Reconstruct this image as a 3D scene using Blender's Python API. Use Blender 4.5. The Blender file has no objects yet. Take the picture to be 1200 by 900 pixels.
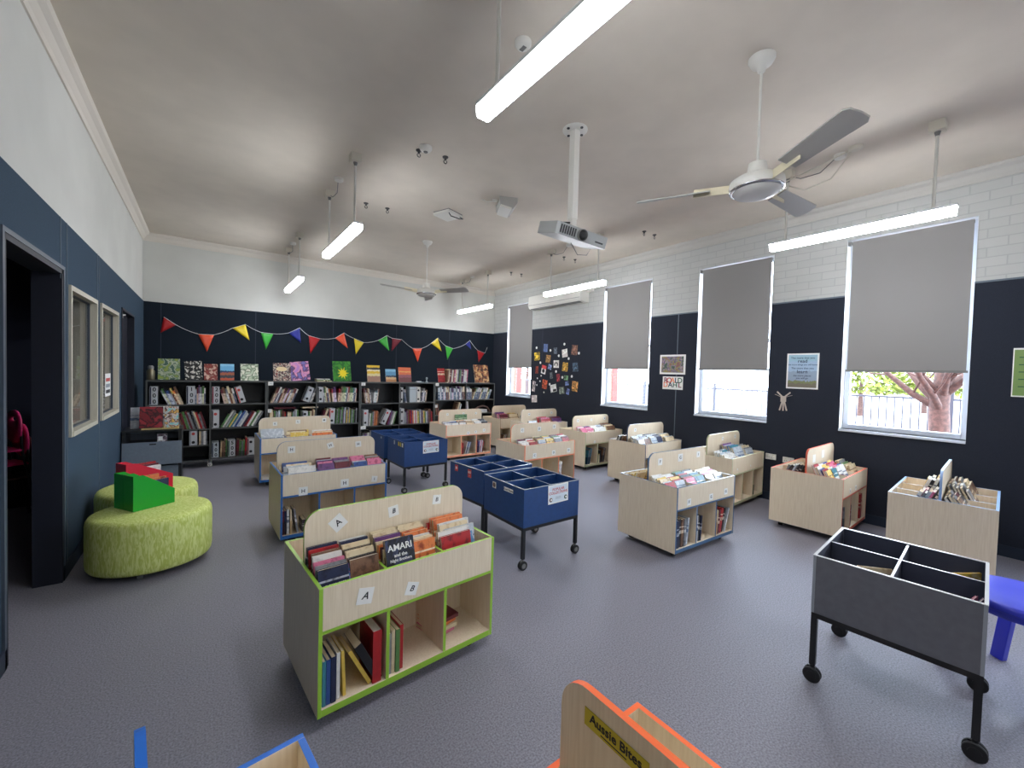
import bpy, math, random
from mathutils import Matrix, Vector
R = math.radians
rnd = random.Random(7)
scene = bpy.context.scene
col = scene.collection

# ------------------------------------------------------------------ camera
FPX = 484.18
YAW, PITCH, ROLL = R(36.514), R(-1.565), R(1.591)
CAM = Vector((0, 0, 1.5))
cf = Vector((math.sin(YAW)*math.cos(PITCH), math.cos(YAW)*math.cos(PITCH), math.sin(PITCH)))
cr = Vector((math.cos(YAW), -math.sin(YAW), 0)); cu = cr.cross(cf)
cr, cu = math.cos(ROLL)*cr + math.sin(ROLL)*cu, -math.sin(ROLL)*cr + math.cos(ROLL)*cu
cd = bpy.data.cameras.new('camera'); cam = bpy.data.objects.new('camera', cd); col.objects.link(cam)
cam.matrix_world = Matrix(((cr.x, cu.x, -cf.x, 0), (cr.y, cu.y, -cf.y, 0), (cr.z, cu.z, -cf.z, 1.5), (0, 0, 0, 1)))
cd.sensor_fit = 'HORIZONTAL'; cd.sensor_width = 36; cd.lens = FPX/1200*36; cd.clip_start = .02; cd.clip_end = 300
scene.camera = cam

def at(px, py, axis, val):
    """point of the surveyed plane axis=val seen at a place of the photograph"""
    d = cf + (px-600)/FPX*cr - (py-450)/FPX*cu
    return CAM + d*((val-CAM[axis])/d[axis])

# ------------------------------------------------------------------ materials
def lin(c):
    return tuple((x/12.92 if x <= .04045 else ((x+.055)/1.055)**2.4) for x in (v/255 for v in c)) + (1,)
MATS = {}
def nt(name):
    m = bpy.data.materials.new(name); m.use_nodes = True
    t = m.node_tree; b = t.nodes['Principled BSDF']
    MATS[name] = m
    return m, t, b
def N(t, kind, **kw):
    n = t.nodes.new(kind)
    for k, v in kw.items():
        if k in n.inputs: n.inputs[k].default_value = v
        else: setattr(n, k, v)
    return n
def mat(name, c, rough=.5, metal=0, noise=0, nscale=40, bump=0, bscale=200, c2=None, spec=.5, stretch=None, sheen=0):
    m, t, b = nt(name)
    b.inputs['Base Color'].default_value = lin(c); b.inputs['Roughness'].default_value = rough
    b.inputs['Metallic'].default_value = metal; b.inputs['Specular IOR Level'].default_value = spec
    if sheen: b.inputs['Sheen Weight'].default_value = sheen
    tc = N(t, 'ShaderNodeTexCoord')
    if noise or c2:
        mp = N(t, 'ShaderNodeMapping'); t.links.new(tc.outputs['Object'], mp.inputs['Vector'])
        if stretch: mp.inputs['Scale'].default_value = stretch
        n = N(t, 'ShaderNodeTexNoise', Scale=nscale, Detail=4.0); t.links.new(mp.outputs[0], n.inputs['Vector'])
        mx = N(t, 'ShaderNodeMix', data_type='RGBA')
        c2 = c2 or tuple(max(0, v*(1-noise)) for v in c)
        mx.inputs['A'].default_value = lin(c); mx.inputs['B'].default_value = lin(c2)
        rp = N(t, 'ShaderNodeMapRange'); rp.inputs['From Min'].default_value = .35; rp.inputs['From Max'].default_value = .65
        t.links.new(n.outputs['Fac'], rp.inputs['Value']); t.links.new(rp.outputs[0], mx.inputs['Factor'])
        t.links.new(mx.outputs['Result'], b.inputs['Base Color'])
    if bump:
        n2 = N(t, 'ShaderNodeTexNoise', Scale=bscale, Detail=3.0); t.links.new(tc.outputs['Object'], n2.inputs['Vector'])
        bp = N(t, 'ShaderNodeBump', Strength=bump, Distance=.004); t.links.new(n2.outputs['Fac'], bp.inputs['Height'])
        t.links.new(bp.outputs[0], b.inputs['Normal'])
    return m
def emit(name, c, s):
    m, t, b = nt(name)
    b.inputs['Base Color'].default_value = lin(c); b.inputs['Emission Color'].default_value = lin(c); b.inputs['Emission Strength'].default_value = s
    return m

LED = 15.0
SKY = 6.5
mat('ceiling_paint', (210, 200, 186), .9, bump=.05, bscale=120, noise=.03, nscale=3)
mat('cornice_paint', (214, 207, 196), .8)
mat('cornice_grey', (186, 183, 176), .8)
mat('wall_white', (206, 206, 200), .85, noise=.03, nscale=2)
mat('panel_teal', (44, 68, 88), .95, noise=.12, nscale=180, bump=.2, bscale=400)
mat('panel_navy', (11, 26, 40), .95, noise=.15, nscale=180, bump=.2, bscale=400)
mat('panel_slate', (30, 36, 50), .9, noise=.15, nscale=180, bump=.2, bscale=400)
mat('seam', (92, 104, 114), .6)
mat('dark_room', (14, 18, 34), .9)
mat('door_navy', (13, 19, 36), .6, noise=.1)
mat('frame_grey', (66, 76, 88), .5)
mat('pale_timber', (196, 190, 172), .5, noise=.06, nscale=8, stretch=(20, 20, 1))
mat('skirt', (28, 40, 58), .7)
mat('white_gloss', (226, 228, 228), .25)
mat('white_plastic', (222, 220, 212), .4)
mat('cream_plastic', (206, 200, 184), .45)
mat('grey_plastic', (120, 120, 118), .5)
mat('dark_grey', (62, 62, 62), .5)
mat('speaker_grey', (178, 177, 172), .5)
mat('black_metal', (20, 21, 24), .4)
mat('black_plastic', (16, 16, 17), .4)
mat('rubber', (26, 26, 28), .6)
mat('chrome', (190, 190, 190), .25, 1)
mat('window_alu', (206, 212, 222), .4)
mat('shelf_black', (30, 32, 36), .45, noise=.1, nscale=20)
mat('shelf_edge', (84, 86, 84), .4)
mat('birch', (232, 217, 192), .5, c2=(222, 205, 178), nscale=9, stretch=(14, 14, .7))
mat('hole', (50, 40, 34), .7)
for n, c in dict(lime=(150, 196, 62), blue=(44, 104, 172), orange=(240, 140, 96), peach=(244, 164, 128), beech=(186, 160, 128),
                 white=(228, 222, 210), navy=(52, 66, 96), steel=(70, 104, 140), olive=(190, 190, 150), coral=(214, 98, 70),
                 sky=(150, 180, 222), bright_blue=(22, 104, 200), bright_orange=(255, 112, 48)).items():
    mat('edge_'+n, c, .4)
mat('tub_blue', (26, 66, 122), .55, noise=.06, nscale=30)
mat('tub_grey', (98, 100, 108), .5, noise=.06, nscale=30)
mat('tub_inner', (52, 56, 72), .6)
mat('edge_grey', (140, 146, 154), .4)
mat('rim_silver', (206, 214, 222), .2, .6)
mat('rim_white', (232, 234, 236), .2)
mat('paper', (238, 238, 234), .7)
mat('ink', (26, 26, 30), .6)
mat('ink_red', (196, 70, 66), .6)
mat('ink_grey', (150, 156, 164), .6)
mat('pages', (224, 206, 172), .8, noise=.12, nscale=8, stretch=(300, 1, 1))
mat('pages_white', (232, 226, 212), .8, noise=.1, nscale=8, stretch=(300, 1, 1))
mat('label_yellow', (196, 178, 44), .6)
mat('green_gloss', (30, 160, 46), .18)
mat('red_gloss', (206, 22, 48), .3)
mat('cab_grey', (112, 124, 138), .4, noise=.05)
mat('cab_black', (28, 30, 34), .4)
mat('magenta_plastic', (214, 50, 116), .4)
mat('brown_plastic', (110, 84, 78), .5)
mat('stool_blue', (62, 70, 214), .35)
mat('clear_plastic', (186, 196, 202), .2)
mat('brick_red', (176, 92, 74), .85, noise=.2, nscale=30)
mat('post_red', (130, 52, 44), .7)
mat('fence_metal', (44, 44, 52), .5)
mat('bark', (84, 58, 50), .9, noise=.3, nscale=20, bump=.4, bscale=40)
mat('hedge_leaf', (110, 120, 30), .8, noise=.4, nscale=6)
mat('ground_pale', (120, 116, 114), .95, noise=.1, nscale=1.5)
mat('ground_path', (84, 82, 96), .95, noise=.05, nscale=2)
mat('string_white', (222, 224, 224), .7)
for n, c in dict(red=(176, 26, 30), orange=(232, 84, 50), yellow=(232, 206, 40), green=(60, 176, 60), blue=(34, 48, 150), crimson=(124, 24, 40)).items():
    mat('flag_'+n, c, .35)

# carpet
m, t, b = nt('carpet')
tc = N(t, 'ShaderNodeTexCoord')
n1 = N(t, 'ShaderNodeTexNoise', Scale=130.0, Detail=3.0); t.links.new(tc.outputs['Object'], n1.inputs['Vector'])
n2 = N(t, 'ShaderNodeTexNoise', Scale=.9, Detail=2.0); t.links.new(tc.outputs['Object'], n2.inputs['Vector'])
r1 = N(t, 'ShaderNodeMapRange'); r1.inputs['From Min'].default_value = .3; r1.inputs['From Max'].default_value = .7
t.links.new(n1.outputs['Fac'], r1.inputs['Value'])
mx = N(t, 'ShaderNodeMix', data_type='RGBA'); mx.inputs['A'].default_value = lin((104, 102, 112)); mx.inputs['B'].default_value = lin((154, 152, 164))
t.links.new(r1.outputs[0], mx.inputs['Factor'])
mx2 = N(t, 'ShaderNodeMix', data_type='RGBA'); mx2.inputs['B'].default_value = lin((116, 114, 124)); mx2.inputs['Factor'].default_value = .3
r2 = N(t, 'ShaderNodeMapRange'); r2.inputs['To Max'].default_value = .35; t.links.new(n2.outputs['Fac'], r2.inputs['Value']); t.links.new(r2.outputs[0], mx2.inputs['Factor'])
t.links.new(mx.outputs['Result'], mx2.inputs['A']); t.links.new(mx2.outputs['Result'], b.inputs['Base Color'])
b.inputs['Roughness'].default_value = .55; b.inputs['Specular IOR Level'].default_value = .45; b.inputs['Sheen Weight'].default_value = .1
bp = N(t, 'ShaderNodeBump', Strength=.5, Distance=.004); t.links.new(n1.outputs['Fac'], bp.inputs['Height']); t.links.new(bp.outputs[0], b.inputs['Normal'])

# painted brick (wall lies in the YZ plane)
m, t, b = nt('painted_brick')
tc = N(t, 'ShaderNodeTexCoord'); sx = N(t, 'ShaderNodeSeparateXYZ'); cx = N(t, 'ShaderNodeCombineXYZ')
t.links.new(tc.outputs['Object'], sx.inputs[0]); t.links.new(sx.outputs['Y'], cx.inputs['X']); t.links.new(sx.outputs['Z'], cx.inputs['Y'])
bk_ = N(t, 'ShaderNodeTexBrick', Scale=1.0); t.links.new(cx.outputs[0], bk_.inputs['Vector'])
bk_.inputs['Brick Width'].default_value = .25; bk_.inputs['Row Height'].default_value = .086; bk_.inputs['Mortar Size'].default_value = .005
bk_.inputs['Color1'].default_value = lin((186, 186, 182)); bk_.inputs['Color2'].default_value = lin((181, 182, 178)); bk_.inputs['Mortar'].default_value = lin((170, 171, 168))
t.links.new(bk_.outputs['Color'], b.inputs['Base Color'])
iv = N(t, 'ShaderNodeMath', operation='SUBTRACT'); iv.inputs[0].default_value = 1; t.links.new(bk_.outputs['Fac'], iv.inputs[1])
bp = N(t, 'ShaderNodeBump', Strength=.35, Distance=.005); t.links.new(iv.outputs[0], bp.inputs['Height']); t.links.new(bp.outputs[0], b.inputs['Normal'])
b.inputs['Roughness'].default_value = .7

# ottoman fabric: wavy vertical stripes
m, t, b = nt('lime_fabric')
tc = N(t, 'ShaderNodeTexCoord'); mp = N(t, 'ShaderNodeMapping'); mp.inputs['Scale'].default_value = (1, 1, .2)
t.links.new(tc.outputs['Object'], mp.inputs['Vector'])
w = N(t, 'ShaderNodeTexNoise', Scale=84.0, Detail=2.0, Distortion=.9); t.links.new(mp.outputs[0], w.inputs['Vector'])
rp = N(t, 'ShaderNodeMapRange'); rp.inputs['From Min'].default_value = .42; rp.inputs['From Max'].default_value = .58
t.links.new(w.outputs['Fac'], rp.inputs['Value'])
mx = N(t, 'ShaderNodeMix', data_type='RGBA'); mx.inputs['A'].default_value = lin((190, 204, 100)); mx.inputs['B'].default_value = lin((218, 228, 146))
t.links.new(rp.outputs[0], mx.inputs['Factor']); t.links.new(mx.outputs['Result'], b.inputs['Base Color']); b.inputs['Roughness'].default_value = .9
bp = N(t, 'ShaderNodeBump', Strength=.3, Distance=.004); t.links.new(w.outputs['Fac'], bp.inputs['Height']); t.links.new(bp.outputs[0], b.inputs['Normal'])

# blind fabric, a little light comes through it
m, t, b = nt('blind_fabric')
b.inputs['Base Color'].default_value = lin((144, 141, 139)); b.inputs['Roughness'].default_value = .9
tr = N(t, 'ShaderNodeBsdfTranslucent'); tr.inputs['Color'].default_value = lin((150, 150, 156))
ms = N(t, 'ShaderNodeMixShader'); ms.inputs[0].default_value = .05
o = t.nodes['Material Output']; t.links.new(b.outputs[0], ms.inputs[1]); t.links.new(tr.outputs[0], ms.inputs[2]); t.links.new(ms.outputs[0], o.inputs['Surface'])
# glass
for gname, fac in (('window_glass', .06), ('dark_glass', .3)):
    m, t, b = nt(gname)
    tr = N(t, 'ShaderNodeBsdfTransparent'); gl = N(t, 'ShaderNodeBsdfGlossy'); gl.inputs['Roughness'].default_value = .02
    fr = N(t, 'ShaderNodeFresnel', IOR=1.5); ms = N(t, 'ShaderNodeMixShader')
    o = t.nodes['Material Output']; ge = N(t, 'ShaderNodeNewGeometry'); fm_ = N(t, 'ShaderNodeMath', operation='MULTIPLY'); iv_ = N(t, 'ShaderNodeMath', operation='SUBTRACT'); iv_.inputs[0].default_value = 1; t.links.new(ge.outputs['Backfacing'], iv_.inputs[1])
    t.links.new(fr.outputs[0], fm_.inputs[0]); t.links.new(iv_.outputs[0], fm_.inputs[1]); t.links.new(fm_.outputs[0], ms.inputs[0]); t.links.new(tr.outputs[0], ms.inputs[1]); t.links.new(gl.outputs[0], ms.inputs[2]); t.links.new(ms.outputs[0], o.inputs['Surface'])
emit('led', (244, 248, 255), LED)

# book covers: base colour, lighter title band, darker foot, blotches of a second colour
PAL = dict(red=((176, 36, 40), (236, 210, 180), (110, 20, 30)), orange=((226, 128, 70), (250, 226, 190), (150, 60, 30)), yellow=((224, 190, 84), (120, 50, 30), (240, 230, 190)),
           green=((88, 132, 74), (226, 226, 190), (40, 70, 44)), teal=((62, 128, 144), (230, 236, 230), (24, 60, 80)), blue=((52, 84, 148), (220, 226, 240), (24, 36, 80)),
           navy=((36, 44, 74), (190, 196, 206), (16, 18, 36)), black=((28, 28, 32), (196, 190, 180), (70, 66, 70)), white=((226, 224, 218), (90, 96, 120), (190, 186, 184)),
           cream=((226, 208, 172), (120, 70, 50), (190, 160, 120)), pink=((216, 120, 150), (250, 230, 236), (150, 50, 90)), purple=((108, 66, 120), (226, 206, 226), (60, 30, 70)),
           grey=((136, 138, 142), (226, 226, 226), (80, 82, 88)), brown=((126, 92, 70), (220, 200, 170), (70, 46, 36)), maroon=((104, 32, 44), (220, 190, 170), (60, 16, 24)),
           silver=((178, 186, 194), (90, 110, 140), (220, 224, 228)))
def cover(name, c, c2, c3):
    m, t, b = nt(name); tc = N(t, 'ShaderNodeTexCoord'); sx = N(t, 'ShaderNodeSeparateXYZ'); t.links.new(tc.outputs['Generated'], sx.inputs[0])
    cr_ = N(t, 'ShaderNodeValToRGB'); cr_.color_ramp.interpolation = 'CONSTANT'; e = cr_.color_ramp.elements
    e[0].position = 0; e[0].color = lin(c3)
    e[1].position = .1; e[1].color = lin(c)
    for p, cc in ((.58, c2), (.70, c), (.80, c2), (.84, c)):
        q = e.new(p); q.color = lin(cc)
    oi = N(t, 'ShaderNodeObjectInfo'); ad = N(t, 'ShaderNodeMath', operation='MULTIPLY_ADD'); ad.inputs[1].default_value = .22; t.links.new(oi.outputs['Random'], ad.inputs[0]); t.links.new(sx.outputs['Z'], ad.inputs[2])
    t.links.new(ad.outputs[0], cr_.inputs[0])
    va = N(t, 'ShaderNodeVectorMath', operation='ADD'); t.links.new(tc.outputs['Object'], va.inputs[0]); t.links.new(oi.outputs['Random'], va.inputs[1])
    n = N(t, 'ShaderNodeTexNoise', Scale=30.0, Detail=5.0); t.links.new(va.outputs[0], n.inputs['Vector'])
    gt = N(t, 'ShaderNodeMapRange'); gt.inputs['From Min'].default_value = .5; gt.inputs['From Max'].default_value = .72; t.links.new(n.outputs['Fac'], gt.inputs['Value'])
    mx = N(t, 'ShaderNodeMix', data_type='RGBA'); t.links.new(gt.outputs[0], mx.inputs['Factor']); t.links.new(cr_.outputs[0], mx.inputs['A']); mx.inputs['B'].default_value = lin(c3)
    t.links.new(mx.outputs['Result'], b.inputs['Base Color']); b.inputs['Roughness'].default_value = .35
for k, v in PAL.items(): cover('cover_'+k, *v)
for k, v in PAL.items(): mat('plain_'+k, v[0], .35, noise=.1, nscale=30)
def art(name, cols, scale=14, seed=0, rough=.35):
    """mottled picture of several colours"""
    m, t, b = nt(name); tc = N(t, 'ShaderNodeTexCoord'); mp = N(t, 'ShaderNodeMapping'); mp.inputs['Location'].default_value = (seed, seed*.7, seed*.3)
    t.links.new(tc.outputs['Object'], mp.inputs['Vector'])
    n = N(t, 'ShaderNodeTexNoise', Scale=scale, Detail=5.0, Distortion=.5); t.links.new(mp.outputs[0], n.inputs['Vector'])
    cr_ = N(t, 'ShaderNodeValToRGB'); cr_.color_ramp.interpolation = 'EASE'; e = cr_.color_ramp.elements
    k = len(cols)
    for i, c in enumerate(cols):
        p = .32 + .36*i/k if i else 0
        if i < 2: e[i].position = p; e[i].color = lin(c)
        else:
            q = e.new(p); q.color = lin(c)
    t.links.new(n.outputs['Fac'], cr_.inputs[0]); t.links.new(cr_.outputs[0], b.inputs['Base Color']); b.inputs['Roughness'].default_value = rough
    return m
def bands(name, stops, axis='Z', rough=.4):
    """flat bands of colour from bottom to top of the thing"""
    m, t, b = nt(name); tc = N(t, 'ShaderNodeTexCoord'); sx = N(t, 'ShaderNodeSeparateXYZ'); t.links.new(tc.outputs['Generated'], sx.inputs[0])
    n = N(t, 'ShaderNodeTexNoise', Scale=9.0, Detail=3.0); t.links.new(tc.outputs['Generated'], n.inputs['Vector'])
    ad = N(t, 'ShaderNodeMath', operation='MULTIPLY_ADD'); ad.inputs[1].default_value = .16; t.links.new(n.outputs['Fac'], ad.inputs[0]); t.links.new(sx.outputs[axis], ad.inputs[2])
    cr_ = N(t, 'ShaderNodeValToRGB'); cr_.color_ramp.interpolation = 'CONSTANT'; e = cr_.color_ramp.elements
    for i, (p, c) in enumerate(stops):
        if i < 2: e[i].position = p+.08*(i > 0); e[i].color = lin(c)
        else:
            q = e.new(min(1, p+.08)); q.color = lin(c)
    t.links.new(ad.outputs[0], cr_.inputs[0]); t.links.new(cr_.outputs[0], b.inputs['Base Color']); b.inputs['Roughness'].default_value = rough
    return m

# ------------------------------------------------------------------ mesh building
TXT = {}
def text_geo(s, shear=0, bold=.012):
    k = (s, shear, bold)
    if k not in TXT:
        c = bpy.data.curves.new('letters', 'FONT'); c.body = s; c.align_x = 'CENTER'; c.align_y = 'CENTER'; c.shear = shear; c.offset = bold
        c.extrude = .02; c.resolution_u = 3
        o = bpy.data.objects.new('letters', c); col.objects.link(o); bpy.context.view_layer.update()
        me = bpy.data.meshes.new_from_object(o.evaluated_get(bpy.context.evaluated_depsgraph_get()))
        TXT[k] = ([v.co.copy() for v in me.vertices], [tuple(p.vertices) for p in me.polygons])
        bpy.data.objects.remove(o); bpy.data.curves.remove(c); bpy.data.meshes.remove(me)
    return TXT[k]

class MB:
    def __init__(s): s.v = []; s.f = []; s.m = []; s.names = []; s.sm = []
    def mi(s, name):
        if name not in s.names: s.names.append(name)
        return s.names.index(name)
    def add(s, vs, fs, m, M=None, smooth=False):
        b = len(s.v)
        for v in vs:
            v = Vector(v); s.v.append(M @ v if M else v)
        for i, f in enumerate(fs):
            s.f.append(tuple(b+k for k in f)); s.m.append(s.mi(m if isinstance(m, str) else m[i])); s.sm.append(smooth)
        return s
    def box(s, x0, y0, z0, x1, y1, z1, m, M=None):
        """m: one material, or six for the faces -z +z -y +x +y -x"""
        x0, x1 = min(x0, x1), max(x0, x1); y0, y1 = min(y0, y1), max(y0, y1); z0, z1 = min(z0, z1), max(z0, z1)
        vs = [(x0, y0, z0), (x1, y0, z0), (x1, y1, z0), (x0, y1, z0), (x0, y0, z1), (x1, y0, z1), (x1, y1, z1), (x0, y1, z1)]
        fs = [(3, 2, 1, 0), (4, 5, 6, 7), (0, 1, 5, 4), (1, 2, 6, 5), (2, 3, 7, 6), (3, 0, 4, 7)]
        return s.add(vs, fs, m, M)
    def panel(s, x0, y0, z0, x1, y1, z1, face, edge, M=None):
        d = [abs(x1-x0), abs(y1-y0), abs(z1-z0)]; k = d.index(min(d))
        ms = [edge]*6
        for i in ((3, 5), (2, 4), (0, 1))[k]: ms[i] = face
        return s.box(x0, y0, z0, x1, y1, z1, ms, M)
    def prism(s, pts, h0, h1, m, M=None, side=None, smooth=False):
        """polygon in XY (counter-clockwise) extruded along Z"""
        n = len(pts); vs = [(x, y, h0) for x, y in pts] + [(x, y, h1) for x, y in pts]
        s.add(vs, [tuple(range(n-1, -1, -1)), tuple(range(n, 2*n))], m, M)
        return s.add(vs, [(i, (i+1) % n, n+(i+1) % n, n+i) for i in range(n)], side or m, M, smooth)
    def lathe(s, prof, m, M=None, seg=24, sx=1, sy=1, smooth=True):
        vs = []; fs = []
        for r, z in prof:
            for k in range(seg):
                a = 2*math.pi*k/seg; vs.append((r*math.cos(a)*sx, r*math.sin(a)*sy, z))
        for i in range(len(prof)-1):
            for k in range(seg):
                fs.append((i*seg+k, i*seg+(k+1) % seg, (i+1)*seg+(k+1) % seg, (i+1)*seg+k))
        s.add(vs, fs, m, M, smooth)
        return s.add(vs, [tuple(range(seg-1, -1, -1)), tuple((len(prof)-1)*seg+k for k in range(seg))], m, M)
    def tube(s, pts, r, m, seg=8, M=None, smooth=True):
        pts = [Vector(p) for p in pts]; vs = []; fs = []
        rs = r if isinstance(r, (list, tuple)) else [r]*len(pts)
        for i, p in enumerate(pts):
            d = (pts[min(i+1, len(pts)-1)]-pts[max(i-1, 0)]).normalized()
            a = d.cross(Vector((0, 0, 1)) if abs(d.z) < .9 else Vector((1, 0, 0))).normalized(); b = d.cross(a)
            for k in range(seg):
                t = 2*math.pi*k/seg; vs.append(p+rs[i]*(math.cos(t)*a+math.sin(t)*b))
        for i in range(len(pts)-1):
            for k in range(seg): fs.append((i*seg+k, (i+1)*seg+k, (i+1)*seg+(k+1) % seg, i*seg+(k+1) % seg))
        s.add(vs, fs, m, M, smooth)
        return s.add(vs, [tuple(range(seg)), tuple((len(pts)-1)*seg+k for k in range(seg-1, -1, -1))], m, M)
    def bar(s, p, q, w, d, m, M=None):
        """rectangular bar from p to q"""
        p, q = Vector(p), Vector(q); z = (q-p); L = z.length; z.normalize()
        x = z.cross(Vector((0, 1, 0)) if abs(z.y) < .9 else Vector((1, 0, 0))).normalized(); y = z.cross(x)
        B = Matrix(((x.x, y.x, z.x, p.x), (x.y, y.y, z.y, p.y), (x.z, y.z, z.z, p.z), (0, 0, 0, 1)))
        return s.box(-w/2, -d/2, 0, w/2, d/2, L, m, M @ B if M else B)
    def text(s, t, size, m, M, shear=0, bold=.012):
        vs, fs = text_geo(t, shear, bold)
        return s.add([v*size for v in vs], fs, m, M)
    def build(s, name, parent=None, M=None, bevel=0, label=None):
        me = bpy.data.meshes.new(name); me.from_pydata([tuple(v) for v in s.v], [], s.f)
        for n in s.names: me.materials.append(MATS[n])
        for p, k, sm in zip(me.polygons, s.m, s.sm): p.material_index = k; p.use_smooth = sm
        me.update()
        o = bpy.data.objects.new(name, me); col.objects.link(o)
        if parent: o.parent = parent
        if M is not None: o.matrix_local = M
        if bevel:
            b = o.modifiers.new('edge', 'BEVEL'); b.width = bevel; b.segments = 2; b.limit_method = 'ANGLE'; b.angle_limit = R(50)
        if label: o['label'] = label
        return o

def T(x, y, z=0): return Matrix.Translation((x, y, z))
def RZ(a): return Matrix.Rotation(a, 4, 'Z')
def RX(a): return Matrix.Rotation(a, 4, 'X')
def RY(a): return Matrix.Rotation(a, 4, 'Y')
def tag(o, label, cat, group=None):
    o['label'] = label; o['category'] = cat
    if group: o['group'] = group
    return o
def thing(name, label, cat, M, group=None):
    o = bpy.data.objects.new(name, None); o.empty_display_size = .1; col.objects.link(o); o.matrix_world = M
    return tag(o, label, cat, group)
def struct(o): o['kind'] = 'structure'; return o
def copy_tree(o, parent=None):
    c = o.copy(); col.objects.link(c)
    if parent: c.parent = parent
    for ch in o.children: copy_tree(ch, c)
    return c

# ------------------------------------------------------------------ room shell
XL, XR, YB, YF, ZC = -.779, 5.68, 8.48, -3.6, 3.482
PT, SILL, HEAD, CB = 2.443, .98, 3.06, 3.362
def slab(mb, axis, a0, a1, u0, u1, z0, z1, openings, m):
    """wall slab spanning a0..a1 on axis, u along the other axis, with rectangular openings (u0,u1,z0,z1)"""
    def bx(ua, ub, za, zb):
        if ub-ua < 1e-4 or zb-za < 1e-4: return
        if axis == 0: mb.box(a0, ua, za, a1, ub, zb, m)
        else: mb.box(ua, a0, za, ub, a1, zb, m)
    cur = u0
    for (oa, ob, oz0, oz1) in sorted(openings):
        bx(cur, oa, z0, z1); bx(oa, ob, z0, min(max(oz0, z0), z1)); bx(oa, ob, max(min(oz1, z1), z0), z1); cur = ob
    bx(cur, u1, z0, z1)
WIN = [(6.99, 7.90, SILL, HEAD), (4.01, 4.98, SILL, HEAD), (2.26, 3.22, SILL, HEAD), (.56, 1.52, SILL, HEAD), (-1.16, -.20, SILL, HEAD), (-2.86, -1.90, SILL, HEAD)]  # last two are out of view, added for daylight from behind the camera
LOPEN = [(3.01, 4.02, 0, 2.10), (4.19, 5.08, .955, 2.03), (5.26, 6.17, .955, 2.03), (6.43, 7.43, 0, 2.12)]
mb = MB(); mb.box(-4.2, YF-.1, -.08, XR, YB+.1, 0, 'carpet'); struct(mb.build('floor'))
mb = MB(); mb.box(XL-.12, YF-.1, ZC, XR+.3, YB+.1, ZC+.08, 'ceiling_paint'); struct(mb.build('ceiling'))
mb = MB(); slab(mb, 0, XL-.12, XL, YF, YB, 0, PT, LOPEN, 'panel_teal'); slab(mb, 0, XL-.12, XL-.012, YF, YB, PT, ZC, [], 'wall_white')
struct(mb.build('wall_left'))
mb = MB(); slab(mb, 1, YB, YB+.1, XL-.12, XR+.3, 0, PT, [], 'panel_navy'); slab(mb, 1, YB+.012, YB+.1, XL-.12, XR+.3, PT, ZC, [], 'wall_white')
struct(mb.build('wall_back'))
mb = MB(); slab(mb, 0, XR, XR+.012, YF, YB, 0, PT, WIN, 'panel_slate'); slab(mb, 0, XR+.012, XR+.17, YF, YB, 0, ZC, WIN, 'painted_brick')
slab(mb, 0, XR+.17, XR+.28, YF-.1, YB+.1, 0, ZC, WIN, 'brick_red'); struct(mb.build('wall_right'))
mb = MB(); slab(mb, 1, YF-.1, YF, XL-.12, XR+.3, 0, ZC, [], 'wall_white'); struct(mb.build('wall_front'))
# cornices: a cove profile run along each wall
prof = [(0, 0), (.012, 0), (.02, .03), (.045, .07), (.075, .09), (.085, .108), (.085, .12), (0, .12)]
def cornice(name, p, along, inward, L, m='cornice_paint'):
    a, i = Vector(along), Vector(inward)
    M = Matrix(((i.x, 0, a.x, p[0]), (i.y, 0, a.y, p[1]), (0, 1, 0, p[2]), (0, 0, 0, 1)))
    pr = prof if M.to_3x3().determinant() > 0 else prof[::-1]
    mb = MB(); mb.prism(pr, 0, L, m, M); struct(mb.build(name))
cornice('trim_1', (XL-.012, YF, CB), (0, 1, 0), (1, 0, 0), YB-YF)
cornice('trim_2', (XL, YB+.012, CB), (1, 0, 0), (0, -1, 0), XR-XL)
cornice('trim_3', (XR+.012, YF, CB), (0, 1, 0), (-1, 0, 0), YB-YF, 'cornice_grey')
# seams between the felt panels, and the capping strip on their top edge
mb = MB()
for y in (3.99, 4.145, 5.03+.1, 5.215): mb.box(XL, y-.004, 0 if y in (4.145, 5.215) else 2.04, XL+.003, y+.004, PT, 'seam')
struct(mb.build('trim_4'))
mb = MB()
for px in (188.5, 299.5, 390.3, 464.5, 526.7):
    x = at(px, 400, 1, YB).x; mb.box(x-.006, YB-.003, 0, x+.006, YB, PT, 'skirt')
struct(mb.build('trim_5'))
mb = MB()
for px, py in ((795, 380), (636, 392)):
    y = at(px, py, 0, XR).y; mb.box(XR-.003, y-.006, 0, XR, y+.006, PT, 'seam' if px > 700 else 'skirt')
struct(mb.build('trim_6'))
mb = MB()
segs = [(YF, WIN[5][0]), (WIN[5][1], WIN[4][0]), (WIN[4][1], WIN[3][0]), (WIN[3][1], WIN[2][0]), (WIN[2][1], WIN[1][0]), (WIN[1][1], WIN[0][0]), (WIN[0][1], YB)]
for a, b_ in segs: mb.box(XR-.004, a, PT-.004, XR+.014, b_, PT+.012, 'seam')
struct(mb.build('trim_7'))
mb = MB()
for a, b_ in ((YF, 3.01), (4.02, 6.43), (7.43, YB)): mb.box(XL, a, 0, XL+.012, b_, .1, 'skirt')
struct(mb.build('baseboard_left'))
mb = MB(); mb.box(XR-.012, YF, 0, XR, YB, .1, 'skirt'); struct(mb.build('baseboard_right'))
mb = MB(); mb.box(XL, YB-.012, 0, XR, YB, .1, 'skirt'); struct(mb.build('baseboard_back'))
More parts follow.
